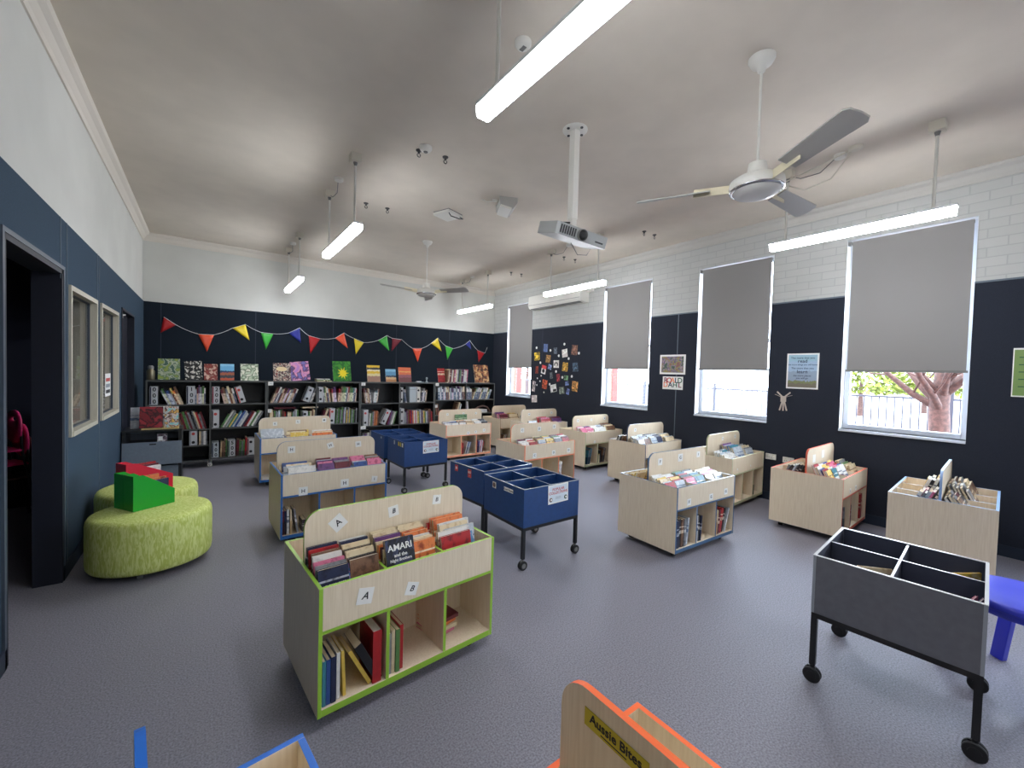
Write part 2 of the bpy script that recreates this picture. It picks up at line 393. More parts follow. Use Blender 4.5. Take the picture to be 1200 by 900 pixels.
# the dark room beyond the left wall
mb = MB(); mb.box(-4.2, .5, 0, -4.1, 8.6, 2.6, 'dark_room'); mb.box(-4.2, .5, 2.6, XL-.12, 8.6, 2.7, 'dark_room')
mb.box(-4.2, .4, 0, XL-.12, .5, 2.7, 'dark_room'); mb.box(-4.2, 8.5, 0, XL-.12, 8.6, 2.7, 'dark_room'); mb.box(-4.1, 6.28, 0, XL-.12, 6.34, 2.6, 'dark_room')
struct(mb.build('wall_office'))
# doorways
def doorway(name, y0, y1, z1, fm, handle=False):
    mb = MB()
    for y in (y0, y1-.03): mb.box(XL-.13, y, 0, XL+.008, y+.03, z1, fm)
    mb.box(XL-.13, y0, z1-.03, XL+.008, y1, z1, fm)
    return struct(mb.build(name))
d1 = doorway('door_1', 3.01, 4.02, 2.10, 'door_navy')
mb = MB()
for y in (2.985, 4.02): mb.box(XL, y, 0, XL+.012, y+.025, 2.125, 'frame_grey')
mb.box(XL, 3.01, 2.10, XL+.012, 4.02, 2.125, 'frame_grey'); mb.build('architrave', d1)
mb = MB(); mb.box(XL-.129, 4.0, 0, XL-.1, 4.005, 2.07, 'door_navy'); mb.build('door_stop', d1)
d2 = doorway('door_2', 6.43, 7.43, 2.12, 'door_navy')
mb = MB(); mb.box(XL-.10, 6.46, .01, XL-.06, 7.40, 2.09, 'door_navy'); mb.build('door_leaf', d2)
mb = MB(); mb.box(XL-.06, 6.50, 2.02, XL-.02, 6.72, 2.07, 'white_plastic'); mb.bar((XL-.03, 6.7, 2.05), (XL-.03, 6.95, 2.08), .015, .015, 'white_plastic'); mb.build('door_closer', d2)
mb = MB(); mb.box(XL-.06, 6.462, .3, XL-.055, 6.475, 2.0, 'seam'); mb.build('door_seal', d2)
# internal windows of the left wall
def inner_window(name, y0, y1):
    z0, z1 = .955, 2.03
    f = MB(); w = .035
    f.box(XL-.13, y0, z0, XL+.015, y0+w, z1, 'pale_timber'); f.box(XL-.13, y1-w, z0, XL+.015, y1, z1, 'pale_timber')
    f.box(XL-.13, y0+w, z1-w, XL+.015, y1-w, z1, 'pale_timber'); f.box(XL-.13, y0+w, z0, XL+.02, y1-w, z0+w, 'pale_timber')
    o = struct(f.build(name))
    s = MB(); g = XL-.036
    for ya, yb in ((y0+w, y0+w+.01), (y1-w-.01, y1-w)): s.box(g-.02, ya, z0+w, g+.006, yb, z1-w, 'frame_grey')
    s.box(g-.02, y0+w, z1-w-.01, g+.006, y1-w, z1-w, 'frame_grey'); s.box(g-.02, y0+w, z0+w, g+.006, y1-w, z0+w+.01, 'frame_grey'); s.build('window_bead', o)
    q = MB(); q.box(g-.008, y0+w, z0+w, g-.002, y1-w, z1-w, 'dark_glass'); q.build('window_pane', o)
    return o
inner_window('window_5', 4.19, 5.08); inner_window('window_6', 5.26, 6.17)
mb = MB(); p0 = at(123.5, 438, 0, XL-.036); p1 = at(129.5, 463, 0, XL-.036)
mb.box(XL-.0378, p0.y, p1.z, XL-.036, p1.y, p0.z, 'paper')
for k in range(3): mb.box(XL-.036, p0.y+.03, p1.z+.03+k*.06, XL-.0355, p1.y-.03, p1.z+.065+k*.06, ('ink', 'ink_grey', 'ink_red')[k])
tag(mb.build('notice'), 'small white printed notice stuck on the second internal window pane', 'notice')

# outer windows with their blinds
for i, (y0, y1, z0, z1) in enumerate(WIN):
    f = MB(); x0, x1 = XR+.115, XR+.17; w = .05
    f.box(x0, y0, z0, x1, y0+w, z1, 'window_alu'); f.box(x0, y1-w, z0, x1, y1, z1, 'window_alu'); f.box(x0, y0+w, z1-w, x1, y1-w, z1, 'window_alu'); f.box(x0, y0+w, z0, x1, y1-w, z0+w, 'window_alu')
    f.box(x0+.01, y0+w, 1.98, x1, y1-w, 2.03, 'window_alu')
    o = struct(f.build('window_%d' % (i+1 if i < 4 else i+3), bevel=.003))
    g = MB(); g.box(x0+.03, y0+w, z0+w, x0+.034, y1-w, z1-w, 'window_glass'); g.build('window_pane', o)
    s = MB(); s.box(XR-.02, y0, z0-.025, x0, y1, z0, 'window_alu'); s.build('window_sill', o)
    r = MB()
    for ya in (y0, y1): r.box(XR+.002, ya-.003 if ya == y0 else ya-.001, z0, x0, ya+.001 if ya == y0 else ya+.003, z1, 'white_gloss')
    r.box(XR+.013, y0, z1-.001, x0, y1, z1+.003, 'white_gloss'); r.build('window_lining', o)
    lab = ['grey roller blind on the far window beside the pinboard', 'grey roller blind between the pinboard and the two small posters', 'grey roller blind between the small posters and the blue poster', 'widest grey roller blind, over the window showing a bare tree', 'raised grey roller blind on the added unseen window beyond the green notice', 'raised grey roller blind on the added unseen window by the front wall'][i]
    t_ = thing('roller_blind', lab, 'blind', T(XR, (y0+y1)/2, 0), 'half lowered roller blinds')
    h = (y1-y0)/2; bx_ = .02; zb = 1.635 if i < 4 else 2.0
    q = MB(); q.box(bx_, -h+.024, zb, bx_+.002, h-.04, z1-.02, 'blind_fabric'); q.build('blind_fabric', t_)
    q = MB(); q.box(bx_-.006, -h+.012, zb-.02, bx_+.006, h-.03, zb+.002, 'grey_plastic'); q.build('bottom_bar', t_)
    q = MB(); q.tube([(bx_+.019, -h+.024, z1-.037), (bx_+.019, h-.03, z1-.037)], .016, 'grey_plastic', 14); q.build('roller_tube', t_)
    q = MB(); q.box(bx_-.01, h-.03, z1-.06, bx_+.04, h-.001, z1-.02, 'grey_plastic'); q.tube([(bx_-.004, h-.034, z1-.06), (bx_-.004, h-.034, 1.1)], .002, 'white_plastic', 5); q.build('blind_chain', t_)

# ------------------------------------------------------------------ outside
mb = MB(); mb.box(XR+.29, -30, -.1, 80, 80, -.02, 'ground_pale'); mb.box(14.5, -30, -.02, 20, 80, -.01, 'ground_path'); struct(mb.build('ground'))
t_ = thing('picket_fence', 'grey metal picket fence beyond the windows', 'fence', T(12, 0))
y = -1.0
while y < 24:
    q = MB()
    for z in (.16, 1.18): q.box(-.02, y, z, .02, y+2.4, z+.04, 'fence_metal')
    k = y+.06
    while k < y+2.36:
        q.box(-.01, k, .08, .01, k+.02, 1.22, 'fence_metal'); k += .13
    q.build('picket_panel', t_)
    q = MB(); q.box(-.03, y-.03, -.02, .03, y+.03, 1.36, 'fence_metal'); q.build('post', t_)
    y += 2.4
def tree(name, x, y, label, seed, h=3.0, r0=.13):
    rr = random.Random(seed); t_ = thing(name, label, 'tree', T(x, y, -.02))
    q = MB(); q.tube([(0, 0, 0), (.02, .01, .6), (-.02, .03, 1.2), (.03, 0, 1.7)], [r0*1.25, r0, r0*.92, r0*.8], 'bark', 12); q.build('trunk', t_)
    for k in range(11):
        a = 2*math.pi*k/11+rr.uniform(-.2, .2); z0 = rr.uniform(1.0, 1.7); q = MB(); p = Vector((0, 0, z0)); pts = [p.copy()]
        d = Vector((math.cos(a)*.7, math.sin(a)*.7, rr.uniform(.5, .9))).normalized()
        for s_ in range(5):
            p = p+d*h*.14; d = (d+Vector((rr.uniform(-.2, .2), rr.uniform(-.2, .2), rr.uniform(0, .15)))).normalized(); pts.append(p.copy())
        q.tube(pts, [r0*.42, r0*.36, r0*.28, r0*.2, r0*.13, r0*.05], 'bark', 7)
        for s_ in (1, 2, 3, 4):
            b = pts[s_]; d2 = Vector((rr.uniform(-1, 1), rr.uniform(-1, 1), rr.uniform(0, .8))).normalized(); q.tube([b, b+d2*.3, b+d2*.55+Vector((0, 0, .08))], [r0*.14, r0*.1, r0*.04], 'bark', 5)
        q.build('branch', t_)
tp = at(1104, 470, 0, 9.3)
tree('bare_tree', 9.3, tp.y, 'bare brown tree outside the nearest window', 3)
def hedge(name, x, y, z, rx, ry, rz, label, seed):
    rr = random.Random(seed); q = MB(); vs = []; fs = []
    for k in range(900):
        a, b = rr.uniform(0, 2*math.pi), math.acos(rr.uniform(-.2, 1)); s_ = rr.uniform(.7, 1)
        c = Vector((rx*math.cos(a)*math.sin(b)*s_, ry*math.sin(a)*math.sin(b)*s_, rz*math.cos(b)*s_)); e = .16
        u = Vector((rr.uniform(-1, 1), rr.uniform(-1, 1), rr.uniform(-1, 1))).normalized(); w_ = u.cross(Vector((rr.uniform(-1, 1), rr.uniform(-1, 1), 1))).normalized()
        n = len(vs); vs += [c-u*e, c-w_*e*.5, c+u*e, c+w_*e*.5]; fs.append((n, n+1, n+2, n+3))
    q.add(vs, fs, 'hedge_leaf'); t_ = thing(name, label, 'shrub', T(x, y, z)); q.build('foliage', t_)
    q = MB(); q.tube([(0, 0, -z-.02), (0, 0, rz*.4)], [.12, .06], 'bark', 8); q.build('stem', t_)
hedge('leafy_shrub', 24, at(1010, 440, 0, 24).y, 1.2, 1.5, 2.2, 1.2, 'yellow green shrub far beyond the fence by the bare tree', 5)
hedge('leafy_shrub', 30, at(1085, 440, 0, 30).y, 1.1, 1.5, 2.6, 1.1, 'wide yellow green shrub behind the bare tree trunk', 6)
hedge('leafy_shrub', 18, at(618, 438, 0, 18).y, 2.3, 2, 3, 2.0, 'tall yellow green shrub outside the far window', 8)
for px, lab in ((717, 'red brick post outside the window left of the small posters'), (606, 'red brick post outside the far window')):
    p = at(px, 450, 0, 7.2); mb = MB()
    mb.box(-.09, -.09, -.02, .09, .09, 3.2, 'post_red'); mb.box(-.12, -.12, -.02, .12, .12, .2, 'post_red'); mb.box(-.12, -.12, 3.1, .12, .12, 3.2, 'post_red')
    tag(mb.build('verandah_post', M=T(p.x, p.y)), lab, 'post')

# ------------------------------------------------------------------ ceiling fittings
LX = (1.10, 4.43)
LY = (1.17, 4.52, 7.37, -2.05)  # last entry: unseen pair, added to light faces turned to the camera
LIGHTLAB = {(0, 3): 'unseen suspended LED batten added to the left row over the front of the room', (1, 3): 'unseen suspended LED batten added to the window row over the front of the room', (0, 0): 'large LED batten nearest the camera on the left row', (0, 1): 'suspended LED batten in the middle of the left row',
            (0, 2): 'suspended LED batten of the left row nearest the bunting wall', (1, 0): 'long LED batten hung before the window with the tree',
            (1, 1): 'LED batten hung beside the projector before the air conditioner', (1, 2): 'LED batten hung in the far corner beyond the air conditioner'}
for a, x in enumerate(LX):
    for b, y in enumerate(LY):
        t_ = thing('batten_light', LIGHTLAB[a, b], 'light', T(x, y, 2.79), 'suspended LED battens')
        q = MB(); q.prism([(.038, .022), (-.038, .022), (-.042, .004), (-.036, -.030), (-.026, -.036), (.026, -.036), (.036, -.030), (.042, .004)], -.62, .62, 'led', RX(R(90))); q.build('diffuser', t_)
        q = MB(); q.box(-.0395, -.63, .0225, .0395, .63, .04, 'white_gloss')
        q.build('housing', t_)
        for s in (-.5, .5):
            q = MB(); q.tube([(0, s, .038), (0, s, ZC-2.79-.06)], .010, 'white_plastic', 10); q.build('rod', t_)
            q = MB(); q.box(-.045, s-.045, ZC-2.79-.075, .045, s+.045, ZC-2.79, 'cream_plastic'); q.lathe([(.012, -.03), (.02, 0)], 'grey_plastic', T(0, s, ZC-2.79-.075), 12); q.build('ceiling_mount', t_)
        q = MB(); q.lathe([(.04, -.035), (.045, -.02), (.045, 0)], 'white_plastic', T(0, .1, ZC-2.79), 16)
        q.tube([(0, .13, ZC-2.79-.02), (.02, .25, ZC-2.79-.1), (.01, .4, ZC-2.79-.1), (0, .47, ZC-2.79-.06)], .004, 'grey_plastic', 6); q.build('power_lead', t_)

def fan(x, y, ang, label):
    t_ = thing('ceiling_fan', label, 'fan', T(x, y, 2.70), 'ceiling fans')
    q = MB(); q.lathe([(.075, 0), (.075, -.012), (.06, -.04), (.03, -.055), (.02, -.085), (.012, -.09)], 'white_plastic', T(0, 0, ZC-2.70), 24); q.build('canopy', t_)
    q = MB(); q.tube([(0, 0, .1), (0, 0, ZC-2.70-.05)], .0075, 'white_plastic', 10); q.build('downrod', t_)
    q = MB(); q.lathe([(.05, .14), (.055, .10), (.06, .055), (.12, .05), (.15, .03), (.155, .0), (.15, -.02)], 'white_plastic', None, 32)
    q.build('motor', t_)
    q = MB(); q.lathe([(.150, -.02), (.152, -.028), (.14, -.034)], 'chrome', None, 32); q.lathe([(.138, -.03), (.12, -.05), (.07, -.062), (0.001, -.066)], 'white_plastic', None, 32); q.build('end_cap', t_)
    for k in range(3):
        A = RZ(ang+k*2*math.pi/3)
        q = MB(); P = A @ T(.33, 0, .012) @ RX(R(-18))
        out = [(-.07, -.055), (.36, -.068), (.385, -.05), (.392, 0), (.385, .05), (.36, .068), (-.07, .055)]
        q.prism(out, -.004, .004, 'blade_paint', P)
        bl = q.build('blade', t_)
        q = MB(); q.bar((.13, 0, .005), (.36, 0, .012), .05, .006, 'blade_arm', A @ RX(R(0))); q.build('blade_bracket', bl)
mat('blade_paint', (176, 174, 168), .4); mat('blade_arm', (220, 210, 180), .4)
f1 = at(893, 68, 2, ZC); fan(f1.x, f1.y, R(-123), 'large white three-blade ceiling fan hanging closest to the camera')
f2 = at(501, 283, 2, ZC); fan(f2.x, f2.y, R(-178), 'smaller looking white ceiling fan near the back wall')

# projector on its pole
pc = at(674, 152, 2, ZC)
t_ = thing('projector', 'grey data projector hung from the ceiling on a white pole', 'projector', T(pc.x, pc.y, 2.70))
q = MB(); q.box(-.03, -.03, .06, .03, .03, ZC-2.70, 'white_plastic'); q.box(-.026, -.026, -.02, .026, .026, .06, 'white_plastic'); q.build('pole', t_, bevel=.004)
q = MB(); q.lathe([(.10, 0), (.10, -.01), (.04, -.012)], 'white_plastic', T(0, 0, ZC-2.70), 24)
for k in range(4): q.lathe([(.012, -.014), (.012, -.02)], 'ink', T(.075*math.cos(k*1.57), .075*math.sin(k*1.57), ZC-2.70), 8)
q.build('ceiling_plate', t_)
PB = T(-.02, -.03, -.08) @ RZ(R(-8)) @ RX(R(16)) @ RY(R(5))
q = MB(); q.prism([(-.23, -.15), (.23, -.15), (.25, -.13), (.25, .13), (.23, .15), (-.23, .15), (-.25, .13), (-.25, -.13)], -.045, .045, 'proj_grey', PB); mat('proj_grey', (168, 170, 168), .4)
body = q.build('body', t_, bevel=.01)
q = MB(); q.lathe([(.044, 0), (.044, .02), (.042, .025), (.040, .02)], 'grey_plastic', PB @ T(-.02, -.15, .0) @ RX(R(90)), 24); q.lathe([(.039, .0), (.039, .022), (.02, .03)], 'black_plastic', PB @ T(-.02, -.15, .0) @ RX(R(90)), 24); q.build('lens', body)
q = MB()
for k in range(7): q.box(-.225+k*.022, -.153, -.03, -.212+k*.022, -.148, .03, 'dark_grey', PB)
q.build('vent', body)
q = MB(); q.box(.12, -.1525, -.02, .2, -.149, -.008, 'dark_grey', PB); q.build('badge', body)
q = MB()
for s in ((-.08, .06), (.08, .06), (-.08, -.07), (.08, -.07)): q.bar((0, 0, -.005), (s[0], s[1], -.025), .012, .006, 'black_metal')
q.lathe([(.045, -.02), (.045, 0)], 'white_plastic', None, 16); q.build('bracket', t_)
q = MB(); q.tube([(-.02, 0, .03), (-.1, .02, .02), (-.2, .06, -.02), (-.24, .1, -.06)], .007, 'black_plastic', 8)
q.tube([(.03, .04, -.11), (.12, .05, -.19), (.24, .06, -.17), (.30, .05, -.08), (.2, .06, -.05)], .0035, 'grey_plastic', 6); q.build('cable', t_)

# small things on the ceiling
def hook(px, py, label):
    p = at(px, py, 2, ZC); q = MB(); q.lathe([(.028, 0), (.026, -.008), (.012, -.012), (.009, -.03)], 'dark_grey', None, 12)
    q.tube([(.016*math.cos(a), 0, -.045+.016*math.sin(a)) for a in [k*.55+1.6 for k in range(11)]], .004, 'dark_grey', 6)
    tag(q.build('ceiling_hook', M=T(p.x, p.y, ZC)), label, 'hook', 'small ceiling hooks')
for px, py, lab in ((522, 184, 'small dark ceiling hook right of the smoke detector'), (491, 176, 'small dark ceiling hook touching the smoke detector'), (429, 238, 'dark ceiling hook beside the left batten light, left of two'), (454, 244, 'dark ceiling hook beside the left batten light, right of two'),
                    (661, 301, 'small ceiling hook under the projector, left of two'), (674, 304, 'small ceiling hook under the projector, right of two'), (755, 271, 'small ceiling hook left of the big fan, left of two'), (767, 275, 'small ceiling hook left of the big fan, right of two'),
                    (599, 319, 'small ceiling hook near the air conditioner, left of two'), (611, 321, 'small ceiling hook near the air conditioner, right of two')): hook(px, py, lab)
p = at(499, 172, 2, ZC); q = MB(); q.lathe([(.055, 0), (.055, -.02), (.045, -.035), (.02, -.045)], 'white_plastic', None, 24); q.lathe([(.02, -.045), (.018, -.05)], 'grey_plastic', None, 12)
tag(q.build('smoke_detector', M=T(p.x, p.y, ZC)), 'round white smoke detector on the ceiling between two lights', 'smoke detector')
p = at(613, 49, 2, ZC); q = MB(); q.lathe([(.05, 0), (.05, -.018), (.035, -.035), (.01, -.04)], 'white_plastic', None, 24); q.box(-.012, -.02, -.042, .012, .02, -.03, 'grey_plastic')
tag(q.build('smoke_detector', M=T(p.x, p.y, ZC)), 'round white ceiling fitting beside the large near batten', 'smoke detector')
p = at(1003, 172, 2, ZC); t_ = thing('junction_box', 'small ceiling junction box with looping flex behind the big fan', 'junction box', T(p.x, p.y, ZC))
q = MB(); q.lathe([(.05, 0), (.048, -.02), (.03, -.028)], 'cream_plastic', None, 20); q.build('box', t_)
q = MB(); q.tube([(0, .04, -.015), (.02, .3, -.06), (.03, .55, -.1)], .005, 'cream_plastic', 6); q.tube([(.02, .03, -.02), (.12, .2, -.16), (.1, .4, -.2), (.04, .56, -.11)], .005, 'cream_plastic', 6); q.build('flex', t_)
# square access plate with a cable, and the grey sensor
p = at(525, 250, 2, ZC); t_ = thing('wireless_unit', 'square white wireless unit on the ceiling with a hanging cable', 'wireless unit', T(p.x, p.y, ZC) @ RZ(R(20)))
q = MB(); q.box(-.13, -.13, -.012, .13, .13, 0, 'grey_plastic'); q.prism([(-.13, -.13), (.13, -.13), (.13, .13), (-.13, .13)], -.04, -.012, 'white_plastic'); q.build('housing', t_, bevel=.008)
q = MB(); q.tube([(-.09, -.1, -.04), (-.1, -.14, -.09), (-.02, -.2, -.11), (.08, -.18, -.08), (.09, -.12, -.04)], .006, 'black_plastic', 6); q.build('cable', t_)
p = at(593, 236, 2, ZC); t_ = thing('ceiling_speaker', 'dark grey wedge shaped unit fixed under the ceiling left of the projector', 'speaker', T(p.x, p.y, ZC) @ RZ(R(-25)))
q = MB(); q.prism([(-.10, 0), (-.09, -.09), (.06, -.13), (.11, -.06), (.11, 0)], -.13, .13, 'speaker_grey', RX(R(90))); q.build('housing', t_, bevel=.03)
q = MB(); q.box(-.07, -.132, -.085, .06, .132, -.06, 'white_plastic', T(.0, 0, -.045) @ RY(R(12))); q.build('grille', t_)
q = MB(); q.box(-.16, -.03, -.012, -.10, .03, 0, 'white_plastic'); q.tube([(-.13, 0, -.012), (-.22, .02, -.02), (-.28, .0, -.006)], .006, 'white_plastic', 6); q.build('mount', t_)
# air conditioner
a0 = at(619, 349, 0, XR-.22); a1 = at(680, 345, 0, XR-.22)
t_ = thing('air_conditioner', 'white split air conditioner high on the wall over the pinboard', 'air conditioner', T(XR+.012, 0, 0))
ztop = at(619, 348, 0, XR-.22).z+.0; zb = ztop-.27
q = MB(); pr = [(0, 0), (0, .28), (-.19, .28), (-.215, .26), (-.23, .08), (-.20, .02), (-.12, 0)]
q.prism(pr, -a0.y, -a1.y, 'white_plastic', T(0, 0, zb) @ RX(R(90))); q.build('casing', t_, bevel=.006)
q = MB(); q.box(-.205, a1.y+.06, zb-.004, -.10, a0.y-.06, zb+.012, 'grey_plastic', None); q.build('louvre', t_)
q = MB(); q.box(-.232, a1.y+.02, zb+.075, -.224, a0.y-.02, zb+.081, 'grey_plastic'); q.build('front_seam', t_)
q = MB(); q.box(-.06, a1.y-.12, zb+.18, 0, a1.y, zb+.26, 'white_plastic'); q.build('pipe_duct', t_)

# ------------------------------------------------------------------ books
BOOKS = []
def book(h, d, t, M, c, label, group, vis, near=False, pages='pages', face=None, title=None, cat='book', name='book'):
    BOOKS.append(dict(h=h, d=d, t=t, M=M, c=c, label=label, group=group, vis=vis, near=near, pages=pages, face=face, title=title, name=name, cat=cat))
def book_geo(mb, h, d, t, cm, face, M=None):
    b = .0016
    fm = face or cm
    mb.box(0, 0, 0, b, d, h, [cm, cm, cm, cm, cm, fm], M); mb.box(t-b, 0, 0, t, d, h, cm, M); mb.box(b, 0, 0, t-b, b, h, cm, M)
def pages_geo(mb, h, d, t, pm, M=None): mb.box(.0016, .0016, .0025, t-.0016, d-.003, h-.0025, pm, M)
def emit_books():
    for b in BOOKS:
        p = b['M'].translation; b['score'] = b['vis']/max(.3, (p-CAM).length)**2
    BOOKS.sort(key=lambda b: -b['score'])
    rest = MB(); nrest = 0
    for k, b in enumerate(BOOKS):
        cm = 'cover_'+b['c'] if 'cover_'+b['c'] in MATS else b['c']
        if k < 300 or b['name'] != 'book':
            q = MB(); book_geo(q, b['h'], b['d'], b['t'], cm, b['face'])
            if not b['near']: pages_geo(q, b['h'], b['d'], b['t'], b['pages'])
            if b['title'] and not b['near']: b['title'](q)
            o = tag(q.build(b['name']), b['label'], b['cat'], b['group']); o.matrix_world = b['M']
            if b['near']:
                q = MB(); pages_geo(q, b['h'], b['d'], b['t'], b['pages']); q.build('page_block', o)
                if b['title']:
                    q = MB(); b['title'](q); q.build('cover_title', o)
        else:
            book_geo(rest, b['h'], b['d'], b['t'], cm, None, b['M']); pages_geo(rest, b['h'], b['d'], b['t'], b['pages'], b['M']); nrest += 1
    if nrest:
        o = tag(rest.build('library_books'), 'remaining small library books on the far shelves and in the bins', 'books'); o['kind'] = 'stuff'
ORD = ['first', 'second', 'third', 'fourth', 'fifth', 'sixth', 'seventh', 'eighth', 'ninth', 'tenth', 'eleventh', 'twelfth', 'thirteenth', 'fourteenth', 'fifteenth', 'sixteenth', 'seventeenth', 'eighteenth', 'nineteenth', 'twentieth']

def frontM(F, u, v, z, a, t, d):
    """book standing in a trough: cover to the front, top leaning back by a; u is its left edge"""
    B = Matrix(((0, -1, 0, u+d), (math.cos(a), 0, math.sin(a), v), (-math.sin(a), 0, math.cos(a), z+t*math.sin(a)+.0015), (0, 0, 0, 1)))
    return F @ B
def spineM(F, u, v, z, lean, t, h):
    """book standing spine outward (towards -v), leaning sideways by angle lean (positive: top to the right)"""
    if lean >= 0: return F @ T(u, v, z+t*math.sin(lean)+.001) @ RY(lean)
    return F @ T(u-t*math.cos(lean)+t*math.cos(lean), v, z+.001) @ RY(lean)

# ------------------------------------------------------------------ book bins
BW, BD, BZ0, BH, BT, DT = .90, .60, .06, .60, .83, .42
TH = .016
SL = .05
def caster(name, parent, x, y, r, w, mwheel='rubber', fork='black_plastic', top=None):
    q = MB(); n = 20
    for a, b in ((-w*.6, -w*.12), (w*.12, w*.6)):
        q.tube([(x, y+a, r+.001), (x, y+a+(b-a)*.12, r+.001), (x, y+a+(b-a)*.88, r+.001), (x, y+b, r+.001)], [r*.92, r, r, r*.92], mwheel, n)
        q.tube([(x, y+a-.0012, r+.001), (x, y+b+.0012, r+.001)], r*.55, fork, 14)
    q.box(x-r*.55, y-w*.11, r*.9, x+r*.35, y+w*.11, r*2.05, fork); q.tube([(x, y, r*1.9), (x, y, top or r*2.4)], r*.3, fork, 8)
    return q.build(name, parent)
def card(parent, x, y, z, s, ch, rot=0, shear=0, up=1):
    """white card with a black letter on a face looking towards -y"""
    M = T(x, y, z) @ RX(R(90)) @ RZ(rot)
    q = MB(); q.box(-s/2, -s/2, 0, s/2, s/2, .001, 'paper', M)
    if ch: q.text(ch, s*.62, 'ink', M @ T(0, 0, .0012), shear)
    return q.build('letter_card', parent)
def make_bin(key, x, y, th, edge, phrase, label, group, W=BW, D=BD):
    e = 'edge_'+edge; F = T(x, y) @ RZ(th)
    t_ = thing('book_bin', label, 'book bin', F, group); bv = .0012 if key in 'ABJNO' else 0
    for u in (0, W-TH):
        q = MB(); q.panel(u, 0, BZ0, u+TH, D, BH, 'birch', e)
        if key in 'ANO': q.lathe([(.006, 0), (.006, .0006)], 'hole', T(u+(TH+.0005 if u == 0 else -.0005), D-.06, BH-.05) @ RY(R(90 if u == 0 else -90)), 10)
        q.build('side_panel', t_, bevel=bv)
    for v in (0, D-TH):
        q = MB(); q.panel(TH, v, DT, W-TH, v+TH, BH, 'birch', e)
        if key in 'NO': q.lathe([(.007, 0), (.007, .0008)], 'hole', T(.12, v+(TH if v == 0 else 0), BH-.06) @ RX(R(-90 if v == 0 else 90)), 10)
        q.build('front_panel' if v == 0 else 'rear_panel', t_, bevel=bv)
    # centre board with rounded top corners
    r = .075; c0 = D/2-TH/2; pts = [(TH, BZ0+.03), (W-TH, BZ0+.03), (W-TH, BT-r)]
    pts += [(W-TH-r+r*math.cos(a), BT-r+r*math.sin(a)) for a in [k*math.pi/16 for k in range(1, 9)]]
    pts += [(TH+r-r*math.sin(a), BT-r+r*math.cos(a)) for a in [k*math.pi/16 for k in range(0, 9)]]
    q = MB(); q.prism(pts, -TH/2, TH/2, 'birch', T(0, D/2) @ RX(R(90)), side=e); cb = q.build('centre_board', t_, bevel=bv)
    fp = [o for o in t_.children if o.name.startswith('front_panel')][0]
    for va, vb in ((TH*0+.002, c0), (D/2+TH/2, D-.002)):
        za, zb_ = (DT, DT+SL) if va < .1 else (DT+SL, DT)
        q = MB(); q.add([(u_, v_, z_-dz) for dz in (TH, 0) for u_, v_, z_ in ((TH, va, za), (W-TH, va, za), (W-TH, vb, zb_), (TH, vb, zb_))], [(3, 2, 1, 0), (4, 5, 6, 7), (0, 1, 5, 4), (1, 2, 6, 5), (2, 3, 7, 6), (3, 0, 4, 7)], ['birch', 'birch', e, 'birch', e, 'birch']); q.build('trough_floor', t_, bevel=bv)
        for k in (1, 2):
            u = W*k/3
            q = MB(); q.panel(u-.006, va+(TH if va < .1 else 0), DT-.005, u+.006, vb-(0 if va < .1 else TH), BH-.012, 'birch', e); q.build('trough_divider', t_)
            q = MB(); q.panel(u-TH/2, va, BZ0+.03, u+TH/2, vb, DT-TH-.001, 'birch', e); q.build('shelf_divider', t_, bevel=bv)
    q = MB(); q.panel(TH, .002, BZ0, W-TH, D-.002, BZ0+.03, 'birch', e); q.build('bottom_shelf', t_, bevel=bv)
    for u in (.10, W-.10):
        for v in (.08, D-.08): caster('caster', t_, u, v, .026, .026, top=BZ0)
    return t_, F, cb, fp, phrase
CW = {'pal': list(PAL)}
def fill(F, phrase, bay, pal, n, W=BW, D=BD, d=.128, h=.205, a=20, cols=2, near=False, back=False, v0=None, pitch=.026, group='books in the browser bins', jit=.012, start=0, vis=None):
    G = F @ T(W, D) @ RZ(math.pi) if back else F
    bw = W/3; u0 = bw*bay+(.018 if bay == 0 else .009); u1 = bw*(bay+1)-(.018 if bay == 2 else .009)
    bn = ('left', 'middle', 'right')[2-bay if back else bay]; cw = (u1-u0)/cols
    for c in range(cols):
        v = v0 or .024
        for k in range(n):
            dd = min(cw-.006, d*rnd.uniform(.93, 1.04)); hh = h*rnd.uniform(.96, 1.03)+.003*k; tt = rnd.uniform(.014, min(.023, pitch*.88)); aa = R(a+rnd.uniform(-1.5, 1.5))
            if v+tt/math.cos(aa)+hh*math.sin(aa) > D/2-TH/2-.004: hh = (D/2-TH/2-.004-v-tt/math.cos(aa))/math.sin(aa)
            if hh < .13: break
            cname = pal[(k*cols+c+start) % len(pal)] if rnd.random() < .7 else rnd.choice(pal)
            u = u0+c*cw+rnd.uniform(.002, max(.0021, cw-dd-.003))
            side = ('left ' if (c == 0) != back else 'right ') if cols == 2 else ''
            lab = '%s book, %s from the front, %s%s rear bay, %s' % (cname, ORD[k], side, bn, phrase) if back else '%s book, %s from the front, %s%s bay, %s' % (cname, ORD[k], side and side.strip()+' column, ', bn, phrase)
            if back: lab = '%s book, %s from the back, %s%s rear bay, %s' % (cname, ORD[k], side and side.strip()+' column, ', bn, phrase)
            book(hh, dd, tt, frontM(G, u, v, DT+SL*(v+tt*.9)/.292, aa, tt, dd), cname, lab, group, (dd*.035 if k else dd*.09) if vis is None else vis, near, rnd.choice(('pages', 'pages_white')))
            v += pitch
